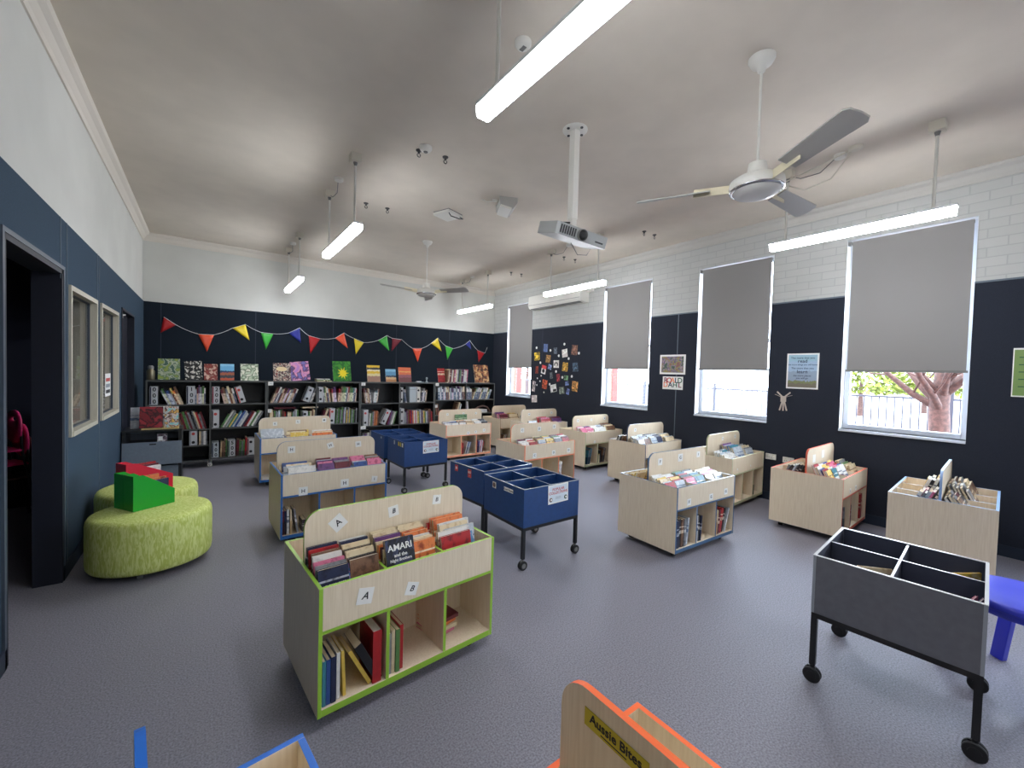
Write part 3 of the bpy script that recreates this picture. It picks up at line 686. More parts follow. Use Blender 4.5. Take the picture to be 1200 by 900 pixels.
def shelf_row(F, phrase, bay, spec, W=BW, D=BD, near=False, group='books on the lower shelves of the bins'):
    """spec: list of (colour, t, h, lean_degrees, gap_before) spine outward"""
    bw = W/3; u = bw*bay+(.018 if bay == 0 else .01); v0 = .012
    bn = ('left', 'middle', 'right')[bay]
    for k, (c, t, h, ln, gap) in enumerate(spec):
        u += gap; L = R(ln); d = .14
        M = spineM(F, u+(h*math.sin(-L) if L < 0 else 0), v0+rnd.uniform(0, .012), BZ0+.031, L, t, h)
        book(h, d, t, M, 'plain_'+c if near else c, '%s spined book, %s from left, lower %s shelf, %s' % (c, ORD[k], bn, phrase), group, t*h, near)
        u += t/math.cos(L)+.002+(0 if L <= 0 else 0)

BINS = dict(
    A=(.372, 1.775, .073, 'lime', 'lime-edged bin', 'birch book bin with lime green edges, nearest whole bin to the camera'),
    B=(.498, 3.836, .033, 'blue', 'blue-edged H bin', 'blue-edged birch book bin with H cards, behind the lime-edged bin'),
    C=(.532, 5.875, .015, 'blue', 'blue-edged bin at the bookcases', 'blue-edged birch book bin right in front of the black bookcases'),
    D=(3.173, 6.076, .015, 'peach', 'peach-edged bin at the bookcases', 'orange-edged birch book bin between the far blue tubs and the bookcases'),
    E=(3.163, 3.976, .028, 'orange', 'orange-edged bin by blue tubs', 'orange-edged birch book bin right behind the front pair of blue tubs'),
    F=(4.56, 6.506, .034, 'beech', 'brown-edged corner bin', 'plain birch book bin farthest back in the corner by the pinboard'),
    G=(4.60, 5.631, .001, 'white', 'pale bin below pinboard', 'pale-edged birch book bin against the wall just below the pinboard'),
    H=(4.735, 4.445, .010, 'olive', 'pale bin with folders below', 'pale birch book bin by the wall with grey folders on its lower shelf'),
    I=(4.64, 3.287, .029, 'navy', 'dark-edged wall bin', 'birch book bin with dark edges below the two small posters'),
    J=(3.067, 1.857, -.039, 'steel', 'steel-blue-edged bin', 'birch book bin with dark blue edges standing alone right of the blue tubs'),
    K=(4.735, 2.215, .043, 'olive', 'cream-edged wall bin', 'cream-edged birch book bin by the wall under the blue poster'),
    L=(4.715, 1.207, .035, 'coral', 'red-edged wall bin', 'birch book bin with coral red edges under the window with the tree'),
    M=(4.60, .270, .058, 'sky', 'pale-blue-edged bin', 'light blue-edged birch book bin at the wall behind the grey tub'),
    N=(-.400, 1.024, R(-83.5), 'bright_blue', 'bright blue bin', 'bright blue-edged empty bin cut off at the bottom left'),
    O=(.365, .679, R(-90), 'bright_orange', 'bright orange bin', 'bright orange-edged empty bin with a yellow label cut off at the bottom'))
B = {k: make_bin(k, *v, 'birch book browser bins') for k, v in BINS.items()}
def bf(k): return B[k][1], B[k][4]
def cards(k, div, fro, s=.05):
    _, F, cb, fp, ph = B[k]
    for u, z, ch, rot, sh, *ss in div: card(cb, u, BD/2-TH/2-.0005, z, ss[0] if ss else s, ch, R(rot), sh)
    for u, z, ch, rot, sh, *ss in fro: card(fp, u, -.0008, z, ss[0] if ss else s, ch, R(rot), sh)
cards('A', [(.166, .752, 'A', 38, .1, .068), (.449, .753, 'B', 8, .25, .056), (.709, .768, 'B', -6, .1, .052)], [(.19, .512, 'A', -12, .25, .07), (.412, .473, 'B', -18, .25, .06)])
cards('B', [(.13, .755, 'H', 0, 0, .06), (.46, .765, 'H', 18, 0, .055), (.72, .755, 'H', 4, 0, .055)], [(.17, .445, 'H', 0, 0, .07), (.51, .465, 'H', 0, 0, .07), (.78, .465, 'I', -8, 0, .055)])
cards('C', [(.20, .745, 'K', 0, 0, .05), (.47, .76, 'L', 0, 0, .055), (.80, .765, 'M', 0, 0, .055)], [])
cards('D', [(.18, .75, 'P', 0, 0, .04), (.5, .75, 'R', 0, 0, .04), (.76, .75, 'S', 0, 0, .04)], [(.43, .45, 'R', 0, 0, .05), (.58, .46, 'R', 0, 0, .04), (.75, .48, 'S', 0, 0, .05)])
cards('E', [(.2, .745, 'C', 0, 0, .06), (.5, .745, 'D', 0, 0, .06), (.78, .76, 'D', 0, 0, .06)], [(.17, .465, 'C', 0, 0, .06), (.5, .47, 'D', 0, 0, .06), (.78, .475, 'D', 0, 0, .06)])
cards('G', [(.2, .74, 'W', 0, 0, .05), (.75, .75, 'Z', 0, 0, .05)], [])
cards('F', [], [(.42, .45, 'T', 0, 0, .04)])
cards('H', [(.13, .75, 'S', 0, 0, .05), (.45, .75, 'T', 0, 0, .04), (.78, .76, 'W', 0, 0, .05)], [(.22, .44, 'S', 0, 0, .04)])
cards('I', [(.18, .75, 'T', 0, 0, .05)], [(.2, .46, 'T', 0, 0, .05)])
cards('J', [(.17, .745, 'F', 0, 0, .06), (.47, .755, 'G', 0, 0, .07), (.76, .76, 'I', 0, 0, .055)], [(.17, .465, 'F', 0, 0, .055), (.50, .46, 'G', 0, 0, .055), (.74, .475, 'G', 0, 0, .055)])
cards('K', [(.4, .76, 'S', 0, 0, .045), (.75, .76, 'U', 0, 0, .045)], [(.14, .47, '', 0, 0, .02), (.5, .47, '', 0, 0, .02)])
cards('L', [(.22, .72, '', 0, 0, .08), (.5, .74, '', 0, 0, .08)], [(.25, .46, 'J', 0, 0, .045), (.45, .46, 'K', 0, 0, .045)])
# the yellow label of the orange bin, on the board face looking left
cb = B['O'][2]; M = T(.168, BD/2-TH/2-.0006, .773) @ RX(R(90))
q = MB(); q.prism([(-.08, -.019), (.062, -.019), (.076, -.014), (.08, -.003), (.08, .019), (-.08, .019)], 0, .001, 'label_yellow', M); q.text('Aussie Bites', .0265, 'ink', M @ T(0, .0035, .0012), 0, .02); q.box(-.035, -.0135, .001, .03, -.0115, .0015, 'ink', M)
q.build('name_label', cb)

# books of the lime-edged bin (close to the camera, each with cover and page block)
F, ph = bf('A')
SPEC_A = dict(near=True, group='books in the lime-edged bin')
fill(F, ph, 0, ['navy', 'brown', 'grey', 'black', 'blue', 'cream', 'white', 'black', 'orange', 'cream', 'red', 'navy', 'pink', 'white', 'navy', 'cream'], 8, d=.133, h=.203, a=11, pitch=.0255, v0=.062, **SPEC_A)
fill(F, ph, 1, ['purple', 'black', 'cream', 'orange', 'maroon', 'cream', 'orange', 'white', 'cream', 'orange'], 8, d=.133, h=.205, a=11, v0=.064, pitch=.0255, start=2, **SPEC_A)
fill(F, ph, 2, ['red', 'white', 'silver', 'cream', 'white', 'orange', 'pink'], 8, cols=1, d=.19, h=.205, a=12, v0=.055, pitch=.0255, **SPEC_A)
def tl(lines, h, d, mname='paper', bold=.015):
    def f(q):
        for s, size, zc in lines:
            # cover face at x=0 looking to -x; reading direction is -y
            M = Matrix(((0, 0, -1, -.0006), (-1, 0, 0, d*.5), (0, 1, 0, zc), (0, 0, 0, 1)))
            q.text(s, size, mname, M, 0, bold)
    return f
art('art_sky', [(70, 150, 200), (120, 190, 226), (40, 110, 170), (206, 120, 170)], 20, 3)
art('art_moss', [(96, 100, 72), (140, 130, 100), (70, 84, 60), (176, 160, 130)], 24, 9)
art('art_night', [(16, 18, 30), (22, 26, 46), (14, 14, 22), (60, 66, 96)], 16, 5)
art('art_white', [(230, 230, 226), (236, 236, 232), (226, 226, 222), (60, 120, 170)], 10, 5)
book(.208, .135, .018, frontM(F, .024, .022, DT+.007, R(26), .018, .135), 'blue', 'sky blue paperback with white title, front of the lime-edged bin', 'books in the lime-edged bin', .02, True, face='art_sky', title=tl([('Specky', .036, .182), ('Magee', .034, .15)], .2, .135))
book(.20, .122, .018, frontM(F, .165, .022, DT+.007, R(26), .018, .122), 'brown', 'mossy brown paperback at the front right of the left bay, lime-edged bin', 'books in the lime-edged bin', .02, True, face='art_moss')
book(.262, .145, .024, frontM(F, .318, .022, DT+.007, R(17), .024, .145), 'art_night', 'black hardback with large white capitals standing in the lime-edged bin', 'books in the lime-edged bin', .03, True, face='art_night', title=tl([('AMARI', .042, .222), ('and the', .022, .187), ('Night Brothers', .018, .165)], .262, .145))
book(.195, .118, .018, frontM(F, .472, .022, DT+.007, R(27), .018, .118), 'white', 'white and black paperback right of the tall black hardback, lime-edged bin', 'books in the lime-edged bin', .02, True, title=tl([('London', .03, .17)], .195, .12, 'ink'))
book(.205, .20, .016, frontM(F, .63, .022, DT+.007, R(26), .016, .20), 'white', 'white paperback with a blue badge, front of the right bay, lime-edged bin', 'books in the lime-edged bin', .02, True, face='art_white')
# lower shelves of the lime-edged bin
shelf_row(F, ph, 0, [('teal', .014, .19, 0, .004), ('blue', .017, .19, 0, 0), ('navy', .02, .195, 0, 0), ('white', .014, .2, 0, .002), ('yellow', .013, .20, -3, .002), ('yellow', .016, .20, -27, .015), ('black', .034, .215, -27, .004)], near=True, group='books in the lime-edged bin')
book(.235, .16, .04, F @ T(.235, .012, BZ0+.031), 'plain_red', 'thick dark red hardback upright beside the first divider, lime-edged bin', 'books in the lime-edged bin', .02, True, pages='pages_white')
shelf_row(F, ph, 1, [('grey', .014, .19, 0, .002), ('cream', .015, .20, 0, 0), ('green', .02, .20, 0, 0), ('red', .018, .21, 0, .0)], near=True, group='books in the lime-edged bin')
z = BZ0+.031
for k, (c, t) in enumerate((('pink', .024), ('cream', .02), ('orange', .022), ('maroon', .02))):
    lab = ('pink', 'cream', 'orange', 'maroon')[k]+' book lying in the flat pile, %s, lime-edged bin' % ('bottom one', 'second from bottom', 'second from top', 'topmost')[k]
    M = F @ T(.612+.006*k, .10, z+t+.001) @ RZ(R((10, 4, 12, 6)[k])) @ RY(R(90)); book(.125, .17, t, M, 'plain_'+c, lab, 'books in the lime-edged bin', .01, True); z += t+.0015

# the other bins
F, ph = bf('B')
fill(F, ph, 0, ['white', 'silver', 'cream', 'blue', 'grey'], 4, cols=1, d=.21, h=.215, v0=.03); fill(F, ph, 0, ['orange', 'cream'], 1, cols=2, d=.13, h=.2, v0=.15)
fill(F, ph, 1, ['purple', 'maroon', 'pink', 'grey', 'red', 'purple', 'silver'], 5, d=.135, h=.215, v0=.03)
fill(F, ph, 2, ['blue', 'pink', 'silver', 'pink', 'brown'], 5, d=.13, h=.205, v0=.03)
shelf_row(F, ph, 0, [('maroon', .012, .2, 0, .002), ('navy', .014, .2, 0, .001), ('white', .016, .21, 0, .002), ('cream', .012, .2, 0, .004), ('grey', .014, .21, -8, .01)])
book(.10, .14, .03, F @ T(.17, .02, BZ0+.031), 'black', 'short black book lying in the left shelf corner of the blue-edged H bin', 'books on the lower shelves of the bins', .003)
for k in range(2): book(.12, .17, .018, F @ T(.33+.3*k, .03, BZ0+.031+.019) @ RY(R(90)), ('brown', 'white')[k], '%s book lying flat on the %s shelf of the blue-edged H bin' % (('brown', 'white')[k], ('middle', 'right')[k]), 'books on the lower shelves of the bins', .002)
F, ph = bf('C')
fill(F, ph, 0, ['silver', 'white', 'silver'], 4, cols=1, d=.25, h=.24, v0=.05, a=20); fill(F, ph, 1, ['yellow', 'cream', 'brown'], 4, cols=1, d=.22, h=.22, v0=.05, a=20); fill(F, ph, 2, ['white', 'cream', 'orange'], 4, cols=1, d=.24, h=.2, v0=.04)
book(.16, .2, .02, F @ T(.03, .02, BZ0+.052) @ RY(R(90)), 'white', 'white book lying flat in the lower left shelf, blue-edged bin at bookcases', 'books on the lower shelves of the bins', .004)
F, ph = bf('D')
fill(F, ph, 0, ['grey', 'white', 'blue'], 4, d=.13, h=.2, v0=.03); fill(F, ph, 1, ['orange', 'cream', 'brown', 'white'], 5, d=.13, h=.205, v0=.03); fill(F, ph, 2, ['white', 'black', 'cream', 'grey'], 5, d=.13, h=.2, v0=.03)
book(.19, .24, .014, frontM(F, .32, .255, DT+.13, R(6), .014, .24), 'green', 'pale green picture book standing highest in the peach-edged bin', 'books in the browser bins', .05)
shelf_row(F, ph, 1, [('red', .02, .2, 0, .004), ('red', .016, .19, 0, 0), ('white', .012, .21, 16, .03), ('blue', .014, .21, 16, .004), ('white', .014, .2, 16, .004), ('blue', .012, .2, 16, .004)])
shelf_row(F, ph, 2, [('maroon', .014, .2, 6, .004), ('blue', .014, .2, 6, .002), ('purple', .016, .2, 6, .002), ('white', .014, .21, 6, .002), ('pink', .016, .21, 6, .004), ('silver', .016, .21, 6, .004), ('red', .014, .19, 6, .004)])
F, ph = bf('E')
fill(F, ph, 0, ['white', 'red', 'maroon', 'cream'], 5, d=.13, h=.2, v0=.03); fill(F, ph, 1, ['silver', 'green', 'yellow', 'cream', 'brown'], 5, d=.13, h=.215, v0=.035); fill(F, ph, 2, ['grey', 'red', 'white', 'maroon', 'green'], 5, d=.13, h=.21, v0=.03)
art('art_floral', [(226, 222, 220), (234, 230, 228), (206, 200, 206), (150, 140, 160)], 26, 2)
t_ = thing('storage_pot', 'white patterned pot with a lid in the orange-edged bin shelf', 'pot', F @ T(.665, .10, BZ0+.03))
q = MB(); q.lathe([(.055, .001), (.062, .02), (.07, .20)], 'art_floral', None, 20); q.build('pot', t_); q = MB(); q.lathe([(.074, .20), (.074, .225), (.066, .23), (.01, .232)], 'white_plastic', None, 20); q.build('lid', t_)
F, ph = bf('F')
fill(F, ph, 0, ['purple', 'pink', 'maroon', 'purple'], 5, cols=1, d=.22, h=.25, v0=.06, a=22); fill(F, ph, 1, ['yellow', 'cream', 'brown'], 4, cols=1, d=.22, h=.24, v0=.06, a=22); fill(F, ph, 2, ['white', 'grey'], 3, cols=1, d=.2, h=.2, v0=.05)
shelf_row(F, ph, 0, [('brown', .014, .2, 18, .03), ('cream', .012, .2, 18, .004), ('grey', .012, .2, 18, .004), ('white', .012, .2, 18, .004), ('brown', .014, .2, 18, .004)])
F, ph = bf('G')
fill(F, ph, 0, ['white', 'silver'], 3, cols=1, d=.2, h=.2, v0=.05); fill(F, ph, 1, ['red', 'pink', 'maroon'], 4, cols=1, d=.23, h=.245, v0=.05, a=20); fill(F, ph, 2, ['purple', 'silver', 'maroon'], 4, cols=1, d=.23, h=.25, v0=.05, a=20)
F, ph = bf('H')
fill(F, ph, 0, ['pink', 'pink', 'white', 'purple'], 5, d=.135, h=.22, v0=.03); fill(F, ph, 1, ['white', 'silver', 'white', 'grey'], 5, d=.135, h=.22, v0=.03); fill(F, ph, 2, ['brown', 'cream', 'grey', 'brown'], 5, cols=1, d=.22, h=.235, v0=.05, a=22)
shelf_row(F, ph, 0, [('grey', .016, .22, 0, .004), ('teal', .012, .22, 8, .03), ('grey', .012, .24, 12, .004), ('teal', .012, .25, 12, .012), ('grey', .012, .25, 12, .006)])
shelf_row(F, ph, 1, [('black', .03, .18, 0, .004), ('yellow', .012, .14, 0, .004), ('black', .03, .2, 0, .004), ('brown', .02, .22, 12, .01), ('grey', .014, .23, 12, .004), ('brown', .014, .23, 12, .004)])
F, ph = bf('I')
fill(F, ph, 0, ['white', 'silver', 'grey', 'brown'], 5, d=.135, h=.235, v0=.04, a=24); fill(F, ph, 1, ['silver', 'navy', 'white', 'grey'], 5, d=.135, h=.24, v0=.04, a=24); fill(F, ph, 2, ['grey', 'silver', 'cream'], 5, cols=1, d=.22, h=.22, v0=.035)
fill(F, ph, 2, ['white', 'brown', 'black'], 4, back=True, d=.13, h=.23, v0=.06, a=20)
F, ph = bf('J')
fill(F, ph, 0, ['red', 'white', 'silver', 'pink', 'white', 'cream', 'yellow'], 6, d=.133, h=.2, v0=.026, a=31); fill(F, ph, 1, ['pink', 'teal', 'white', 'green', 'black', 'cream', 'red'], 6, d=.133, h=.205, v0=.026, a=31); fill(F, ph, 2, ['white', 'silver', 'pink', 'cream', 'white'], 5, d=.13, h=.2, v0=.03, a=31)
fill(F, ph, 2, ['yellow', 'cream', 'white'], 4, back=True, d=.12, h=.19)
shelf_row(F, ph, 0, [('grey', .01, .2, 0, .002), ('navy', .03, .23, 0, .005), ('black', .03, .235, 0, .003), ('brown', .03, .23, 0, .003), ('grey', .024, .23, 0, .003), ('silver', .02, .225, 6, .012)])
shelf_row(F, ph, 1, [('white', .026, .225, 0, .003), ('black', .022, .22, 0, .001), ('navy', .018, .215, 4, .005)])
shelf_row(F, ph, 2, [('brown', .014, .21, 0, .003), ('cream', .014, .22, 4, .004), ('maroon', .02, .22, 8, .006), ('red', .034, .225, 10, .006), ('black', .022, .22, 14, .008), ('silver', .014, .22, 18, .01)])
F, ph = bf('K')
fill(F, ph, 0, ['white', 'silver', 'white', 'teal'], 5, d=.135, h=.205, v0=.03); fill(F, ph, 1, ['silver', 'teal', 'blue', 'silver', 'purple'], 6, cols=1, d=.24, h=.26, v0=.045, a=24); fill(F, ph, 2, ['silver', 'grey', 'cream'], 5, cols=1, d=.22, h=.22, v0=.04)
fill(F, ph, 2, ['white', 'cream'], 4, back=True, d=.13, h=.23, v0=.06, a=22)
shelf_row(F, ph, 2, [('green', .03, .22, 0, .01), ('brown', .022, .12, 0, .004)])
F, ph = bf('L')
fill(F, ph, 0, ['yellow', 'teal', 'red', 'white', 'blue', 'silver'], 5, d=.135, h=.235, v0=.035, a=25); fill(F, ph, 1, ['red', 'pink', 'yellow', 'blue', 'white'], 5, d=.135, h=.235, v0=.04, a=25); fill(F, ph, 2, ['cream', 'blue', 'green', 'grey'], 5, cols=1, d=.22, h=.22, v0=.03)
fill(F, ph, 2, ['grey', 'silver', 'brown', 'black'], 5, back=True, d=.13, h=.225, v0=.07, a=22)
shelf_row(F, ph, 0, [('brown', .02, .2, 0, .003), ('pink', .016, .2, 0, .002), ('brown', .02, .21, 0, .002), ('grey', .018, .22, 0, .06), ('cream', .012, .2, 0, .003)])
shelf_row(F, ph, 1, [('white', .012, .22, 0, .003), ('black', .03, .18, 0, .003), ('navy', .03, .2, 0, .003), ('grey', .02, .21, 0, .004)])
shelf_row(F, ph, 2, [('red', .04, .25, 0, .12), ('red', .03, .25, 0, .003)])
F, ph = bf('M')
fill(F, ph, 0, ['brown', 'black', 'grey', 'maroon', 'navy'], 6, d=.135, h=.215, v0=.09, pitch=.025, a=30); fill(F, ph, 1, ['grey', 'brown', 'black', 'silver'], 6, d=.135, h=.24, v0=.07, a=24)
fill(F, ph, 2, ['brown', 'cream', 'grey'], 5, cols=1, d=.22, h=.24, v0=.07, a=24)
fill(F, ph, 2, ['silver', 'white', 'pink', 'grey', 'black'], 6, back=True, d=.135, h=.205, v0=.10, pitch=.025, a=24); fill(F, ph, 1, ['yellow', 'white', 'silver', 'black'], 5, back=True, d=.135, h=.26, v0=.12, a=17)

# ------------------------------------------------------------------ tubs on legs
def make_tub(key, x, y, th, W, D, H, z0, cm, inner, rim, label, group, signs=True):
    F = T(x, y) @ RZ(th); t_ = thing('book_tub', label, 'book tub', F, group); w = .010
    q = MB()
    q.box(0, 0, z0, W, w, H, [cm, rim, cm, cm, inner, cm]); q.box(0, D-w, z0, W, D, H, [cm, rim, inner, cm, cm, cm]); q.box(0, w, z0, w, D-w, H, [cm, rim, cm, inner, cm, cm]); q.box(W-w, w, z0, W, D-w, H, [cm, rim, cm, cm, cm, inner])
    q.box(w, w, z0, W-w, D-w, z0+.012, [cm, inner, cm, cm, cm, cm]); tb = q.build('tub', t_)
    q = MB(); r = .0065
    for a in ((-.002, -.002, W+.002, w), (-.002, D-w, W+.002, D+.002), (-.002, w, w, D-w), (W-w, w, W+.002, D-w)): q.box(a[0], a[1], H, a[2], a[3], H+.003, rim)
    q.build('rim', t_)
    q = MB(); q.box(w, D/2-.005, z0+.012, W-w, D/2+.005, H-.004, [inner, rim]+[inner]*4); q.build('partition', t_)
    for va, vb in ((w, D/2-.005), (D/2+.005, D-w)):
        q = MB(); q.box(W/2-.005, va, z0+.012, W/2+.005, vb, H-.004, [inner, rim]+[inner]*4); q.build('partition', t_)
    q = MB(); s = .025
    for a in ((0, 0, W, s), (0, D-s, W, D), (0, s, s, D-s), (W-s, s, W, D-s)): q.box(a[0], a[1], z0-s, a[2], a[3], z0-.0005, 'black_metal')
    q.build('base_frame', t_)
    for u in (0, W-s):
        for v in (0, D-s):
            q = MB(); q.box(u, v, .085 if key != 'R' else .088, u+s, v+s, z0-s, 'black_metal'); lg = q.build('leg', t_)
            caster('caster', lg, u+s/2, v+s/2, .035 if key != 'R' else .037, .03, 'rubber', 'grey_plastic' if key != 'R' else 'black_plastic', .086)
    return t_, F, tb
def popsign(tb, W, H):
    M = T(W*.60, -.0012, H-.075) @ RX(R(90)) @ RZ(R(1.5)); q = MB(); q.box(-.108, -.075, 0, .108, .075, .0012, 'paper', M)
    q.box(-.098, -.066, .0012, .098, .066, .0014, 'sign_pale', M)
    q.text('POPULAR', .030, 'ink_red', M @ T(0, .036, .0016)); q.text('COLLECTIONS', .030, 'ink_red', M @ T(0, .008, .0016))
    for u, c in ((-.08, 'brown_plastic'), (.08, 'green_dark')): q.lathe([(.017, 0), (.017, .0018)], c, M @ T(u, -.042, .0005), 16); q.lathe([(.009, 0), (.009, .0021)], 'paper', M @ T(u+.004, -.042, .0005), 12)
    q.box(-.03, -.03, .0012, .03, -.026, .0016, 'ink_grey', M); q.box(-.03, -.042, .0012, .03, -.038, .0016, 'ink_grey', M)
    q.build('sign_card', tb)
mat('sign_pale', (214, 224, 232), .5); mat('green_dark', (50, 78, 60), .5)
def stick(tb, v, z, sv, sz, m, parts=()):
    """sticker on the left face of a tub"""
    q = MB(); q.box(-.0016, v-sv/2, z-sz/2, -.0004, v+sv/2, z+sz/2, m)
    M = T(-.0018, v, z) @ RZ(R(-90)) @ RX(R(90))
    for p in parts:
        if p[0] == 't': q.text(p[1], p[2], p[3], M @ T(0, p[4], .0004))
        else: q.lathe([(p[1], 0), (p[1], .0012)], p[2], M, 16)
    q.build('sticker', tb)
TW, TD, TZH, TZ0 = .582, .55, .618, .325
t1, F, tb = make_tub('P', 1.931, 2.415, 0, TW, TD, TZH, TZ0, 'tub_blue', 'tub_blue', 'rim_silver', 'nearest blue book tub with a round sticker, beside the lime-edged bin', 'blue book tubs on wheels'); popsign(tb, TW, TZH)
stick(tb, .40, .565, .05, .05, 'cream_plastic', [('r', .02, 'brown_plastic')]); stick(tb, .20, .57, .12, .03, 'paper', [('t', 'Good Reads', .024, 'ink', 0)])
t2, F2, tb2 = make_tub('P', 1.974, 3.045, .07, TW, TD, TZH, TZ0, 'tub_blue', 'tub_blue', 'rim_silver', 'blue book tub with two red stickers behind the nearest blue tub', 'blue book tubs on wheels')
stick(tb2, .44, .57, .05, .06, 'ink_red', [('t', 'M', .04, 'paper', 0)]); stick(tb2, .22, .56, .055, .075, 'ink_red', [('t', 'GO', .03, 'paper', .01), ('t', '1', .02, 'paper', -.02)])
t3, F3, tb3 = make_tub('P', 1.925, 4.741, .013, TW, TD, TZH, TZ0, 'tub_blue', 'tub_blue', 'tub_blue', 'far blue book tub with a paper sign, behind the H bin', 'blue book tubs on wheels'); popsign(tb3, TW, TZH)
for k, c in enumerate(('paper', 'label_yellow', 'label_yellow', 'clear_plastic')): stick(tb3, .06+.06*k+(.08 if k == 3 else 0), .58, .035, .05, c)
t4, F4, tb4 = make_tub('P', 1.89, 5.345, .0, TW, TD, TZH, TZ0, 'tub_blue', 'tub_blue', 'tub_blue', 'farthest blue book tub, closest to the black bookcases', 'blue book tubs on wheels'); stick(tb4, .12, .585, .04, .025, 'clear_plastic')
tR, FR, tbR = make_tub('R', 2.431, .725, -1.496, .568, .60, .637, .352, 'tub_grey', 'tub_inner', 'rim_white', 'dark grey book tub with bright white rims at the right front', 'grey book tubs')
for u in (0, .568):
    for v in (0, .60):
        q = MB(); su, sv = (1 if u else -1), (1 if v else -1); q.box(u-(.012 if u else 0)+su*.0012, v+sv*.0012, .352, u+(0 if u else .012)+su*.0012, v-sv*.012, .636, 'edge_grey'); q.build('corner_trim', tR)
# a few books lying at the bottom of the grey tub and knobs in the blue tubs
for x0_, y0_, x1_, y1_, c, lab in ((2.578, .591, 2.675, .481, 'cream', 'thin cream book standing in the nearest left cell of the grey tub'), (2.84, .33, 3.0, .225, 'yellow', 'thin yellow book standing in the rear right cell of the grey tub'), (2.515, .226, 2.66, .208, 'pink', 'thin pink book standing in the front right cell of the grey tub, nearer the window'), (2.515, .205, 2.66, .187, 'purple', 'thin purple book standing in the front right cell of the grey tub, at its end')):
    a = math.atan2(y1_-y0_, x1_-x0_); L = math.hypot(x1_-x0_, y1_-y0_)
    book(.235, L, .008, T(x0_, y0_, .3655) @ RZ(a-R(90)), c, lab, 'thin books in the grey tub', .3, pages='pages_white')
for Fx, u, v, lab in ((F, .43, .40, 'small white knob inside the nearest blue tub'), (F2, .43, .42, 'small white knob inside the second blue tub')):
    q = MB(); q.lathe([(.012, 0), (.016, .01), (.016, .22), (.012, .235), (.004, .24)], 'clear_plastic', None, 14); q.lathe([(.02, 0), (.02, .004)], 'white_plastic', None, 14)
    o = tag(q.build('peg'), lab.replace('knob', 'peg standing'), 'peg'); o.matrix_world = Fx @ T(u, v, TZ0+.013)

# ------------------------------------------------------------------ bookcases
SY, SDp = 7.4, .36
XS = (-.66, .757, 2.174, 3.60, 5.02)
ROWS = [dict(L=(.925, .57, .335, .12), R=(.925, .57, .135)), dict(L=(.92, .55, .15), R=(.92, .55, .15)), dict(L=(.885, .48, .12), R=(.885, .48, .12)), dict(L=(.92, .62, .3, .12), R=(.92, .63, .3, .12))]
CN = ['leftmost bookcase', 'second bookcase', 'third bookcase', 'rightmost bookcase']
CL = ['leftmost black steel bookcase beside the left wall', 'second black steel bookcase from the left wall', 'third black steel bookcase from the left, behind the far blue tubs', 'rightmost black steel bookcase in the far right corner']
STOP = 1.262
for i in range(4):
    x0, x1 = XS[i]+.003, XS[i+1]-.003; xm = (x0+x1)/2; sm = 'shelf_black'; ed = 'shelf_edge'
    t_ = thing('bookcase', CL[i], 'bookcase', T(x0, SY), 'black steel bookcases'); W = x1-x0; c = W/2
    for u in (0, W-.018):
        q = MB(); q.box(u, 0, .09, u+.018, SDp, STOP-.02, [sm, sm, ed, sm, sm, sm]); q.build('side_panel', t_)
    q = MB(); q.box(0, 0, STOP-.02, W, SDp, STOP, [sm, sm, ed, sm, sm, sm]); q.build('top_panel', t_)
    q = MB(); q.box(c-.009, .0, .09, c+.009, SDp-.01, STOP-.02, [sm, sm, ed, sm, sm, sm]); q.build('mid_panel', t_)
    q = MB(); q.box(.018, SDp-.01, .09, W-.018, SDp, STOP-.02, sm); q.build('back_panel', t_)
    for side, (ua, ub) in (('L', (.018, c-.009)), ('R', (c+.009, W-.018))):
        for z in ROWS[i][side]:
            q = MB(); q.box(ua, .002, z-.018, ub, SDp-.01, z, [sm, sm, ed, sm, sm, sm]); q.build('shelf', t_)
    for u in (.05, W-.05, c):
        for v in (.06, SDp-.06): caster('caster', t_, u, v, .03, .024, 'white_plastic' if u == c else 'rubber', 'chrome', .09)
    if i:
        for z, s in ((STOP-.035, .07), (.80, .05)) if i != 2 else ((STOP-.035, .07), (.455, .09)):
            q = MB(); q.box(.012, -.0035, z-.028, .012+s, -.0005, z+.028, 'paper'); q.text('A-Z' if s > .06 else 'JF', .02, 'ink_grey', T(.012+s/2, -.004, z) @ RX(R(90))); q.build('shelf_label', t_)
mat('sign_body', (196, 198, 200), .4)
def sign(x, z, h, w, text, label, band='navy', lean=0, dots=False, body='sign_body'):
    L = R(lean); t_ = thing('subject_sign', label, 'sign', T(x, SY+.02, z+.001+(w*math.sin(L) if lean > 0 else 0)) @ RY(L), 'white subject signs on the bookcases')
    q = MB(); q.box(0, 0, 0, w, .2, h, body); q.build('block', t_)
    q = MB(); q.box(.003, -.0012, .006, .018, 0, h-.006, 'ink_'+band if 'ink_'+band in MATS else 'ink'); q.build('band', t_)
    n = len(text)
    for k, ch in enumerate(text):
        q = MB(); q.text(ch, h*.30, 'ink', T(w*.6, -.002, h*(1-(k+.5)/n)) @ RX(R(90)), 0, .02); q.build('digit', t_)
    if dots:
        for zz, cc in ((.78, 'ink_red' if dots == 1 else 'ink'), (.2, 'ink')):
            p = MB(); p.lathe([(.02, 0), (.02, .0015)], cc, T(w*.5, 0, h*zz) @ RX(R(90)), 14); p.build('dot', t_)
mat('ink_navy', (30, 40, 70), .5); mat('ink_maroon', (130, 40, 60), .5); mat('ink_green', (40, 90, 60), .5)
